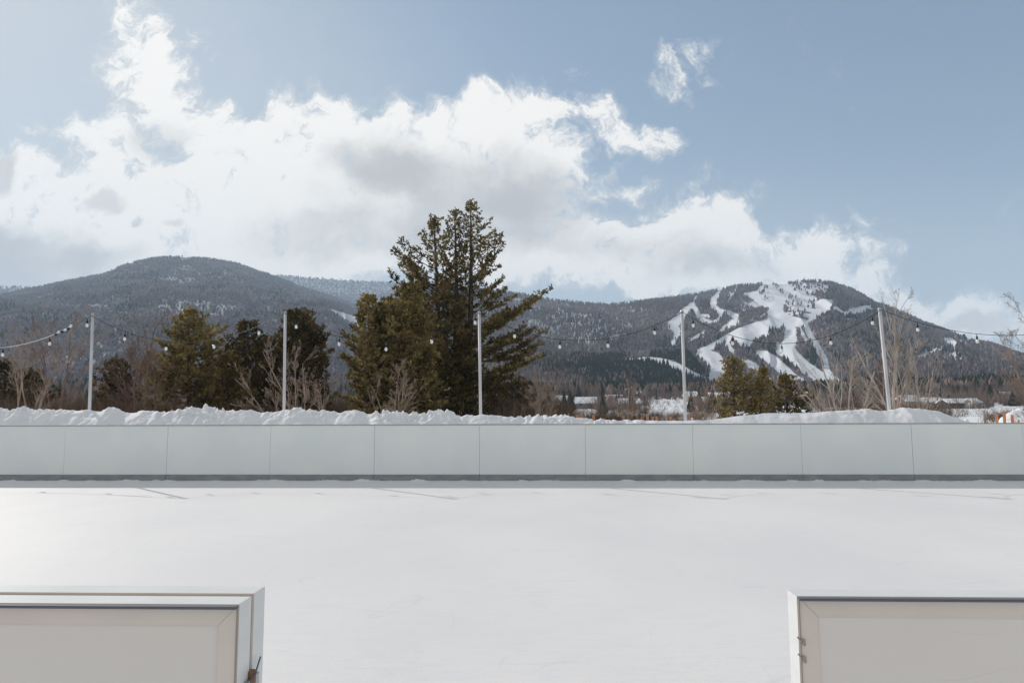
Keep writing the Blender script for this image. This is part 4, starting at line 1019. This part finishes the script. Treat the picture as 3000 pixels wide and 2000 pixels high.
fb = nt.math('ADD', nt.math('MULTIPLY', nt.math('SUBTRACT', n1, .5), 2.2), nt.math('MULTIPLY', nt.math('SUBTRACT', n2, .5), 2.0))
hole = blobs([(400, 330, 85, 60, -35, .62), (340, 250, 60, 45, -30, .45), (250, 225, 90, 55, -20, .5), (165, 345, 90, 50, -35, .5), (285, 330, 70, 36, -40, .5), (330, 405, 50, 40, -40, .45), (545, 235, 45, 40, 0, .4),
              (60, 190, 110, 70, 0, .5), (300, 525, 40, 22, 0, .5), (645, 545, 30, 40, 20, .4), (700, 240, 60, 30, 0, .25), (840, 235, 50, 50, 0, .3), (1280, 300, 70, 50, 30, .35), (130, 60, 140, 90, 0, .3),
              (440, 170, 40, 60, 0, .3), (1600, 470, 70, 40, 0, .3), (1780, 520, 60, 40, 0, .3)], wuv)
cov = nt.math('SUBTRACT', nt.math('MINIMUM', cov, 1.0), hole)
fb = nt.math('MULTIPLY', fb, nt.smooth(cov, -.05, .35, .45, 1.05))
dens = nt.math('ADD', nt.math('SUBTRACT', cov, .36), fb)
alpha = nt.smooth(dens, -.24, .52)
front = nt.smooth(dy, .05, .3)
# broken cloud over the unseen rest of the sky, added to brighten shade
n4 = nt.noise(d, 1.6, 5, .6, .3)
rear_fill = nt.smooth(n4, .30, .52)
alpha = nt.math('ADD', nt.math('MULTIPLY', alpha, front), nt.math('MULTIPLY', rear_fill, nt.math('SUBTRACT', 1., front)))
alpha = nt.math('MULTIPLY', alpha, nt.smooth(dz, -.02, .02))
sh = blobs([(1080, 430, 280, 120, 0, .85), (850, 370, 130, 80, 0, .5), (40, 580, 210, 110, -10, 1.0), (5, 375, 50, 60, 0, .8), (250, 480, 60, 30, 0, .7), (1260, 470, 140, 80, 0, .4), (760, 430, 100, 120, 0, .35),
            (850, 560, 330, 70, 0, .6), (1350, 560, 220, 60, 0, .35), (1560, 600, 200, 50, 0, .4), (230, 600, 90, 40, 0, .4), (390, 535, 40, 14, 0, .5), (1680, 630, 230, 45, 0, .35), (2240, 735, 140, 22, 0, .6), (1100, 570, 300, 50, 0, .3), (390, 320, 110, 80, 0, .5)], wuv)
n3 = nt.noise(wuv, 6, 9, .6)
shade = nt.smooth(nt.math('ADD', sh, nt.math('ADD', nt.math('MULTIPLY', nt.math('SUBTRACT', n3, .5), 1.25), nt.math('MULTIPLY', nt.math('SUBTRACT', n2, .5), .5))), 0.10, 1.12)
CW = (1.15, 1.105, 1.04); CG = (.60, .585, .57); CT = (.80, .81, .80)
K = lambda c: tuple(k * CK / BG for k in c)
ccol = nt.mix(shade, K(CW), K(CG))
thin = nt.mix(nt.smooth(dens, .0, .45), K(CT), ccol)
thin = nt.mix(front, K(CR), thin)
q1 = nt.node('ShaderNodeVectorMath', operation='MULTIPLY_ADD'); nt.l.new(sky.outputs[0], q1.inputs[0]); q1.inputs[1].default_value = (.105, .105, .105); q1.inputs[2].default_value = (1, 1, 1)
q2 = nt.node('ShaderNodeVectorMath', operation='DIVIDE'); nt.l.new(sky.outputs[0], q2.inputs[0]); nt.l.new(q1.outputs[0], q2.inputs[1]); sc_ = q2.outputs[0]
hs = nt.node('ShaderNodeHueSaturation'); hs.inputs['Saturation'].default_value = SAT; nt.l.new(sc_, hs.inputs['Color'])
tint = nt.node('ShaderNodeVectorMath', operation='MULTIPLY'); nt.l.new(hs.outputs[0], tint.inputs[0]); tint.inputs[1].default_value = (1.12, 1.12, 1.10)
veil = nt.math('MULTIPLY', nt.math('MULTIPLY', blobs([(0, 250, 1000, 640, 0, .55), (1200, 700, 2400, 300, 0, .28)], uv), front), nt.smooth(n1, .1, .8, .6, 1.2))
skyc = nt.mix(veil, tint.outputs[0], K((.66, .70, .72)))
nt.l.new(nt.mix(alpha, skyc, thin), bg.inputs['Color'])

sun = bpy.data.lights.new('sun', 'SUN'); so = bpy.data.objects.new('sun', sun); C.objects.link(so)
sun.energy = 3.3; sun.angle = R(.5); sun.color = (1, .935, .85)
sd = Vector((-1.15, 1.10, 1)).normalized(); so.rotation_euler = sd.to_track_quat('Z', 'Y').to_euler(); so.location = (0, 0, 60)
vs_ = scene.view_settings; vs_.view_transform = 'Standard'; vs_.look = 'None'; vs_.gamma = 1; vs_.exposure = .13; vs_.use_curve_mapping = False
scene.cycles.volume_bounces = 1; scene.cycles.max_bounces = 8; scene.cycles.diffuse_bounces = 4
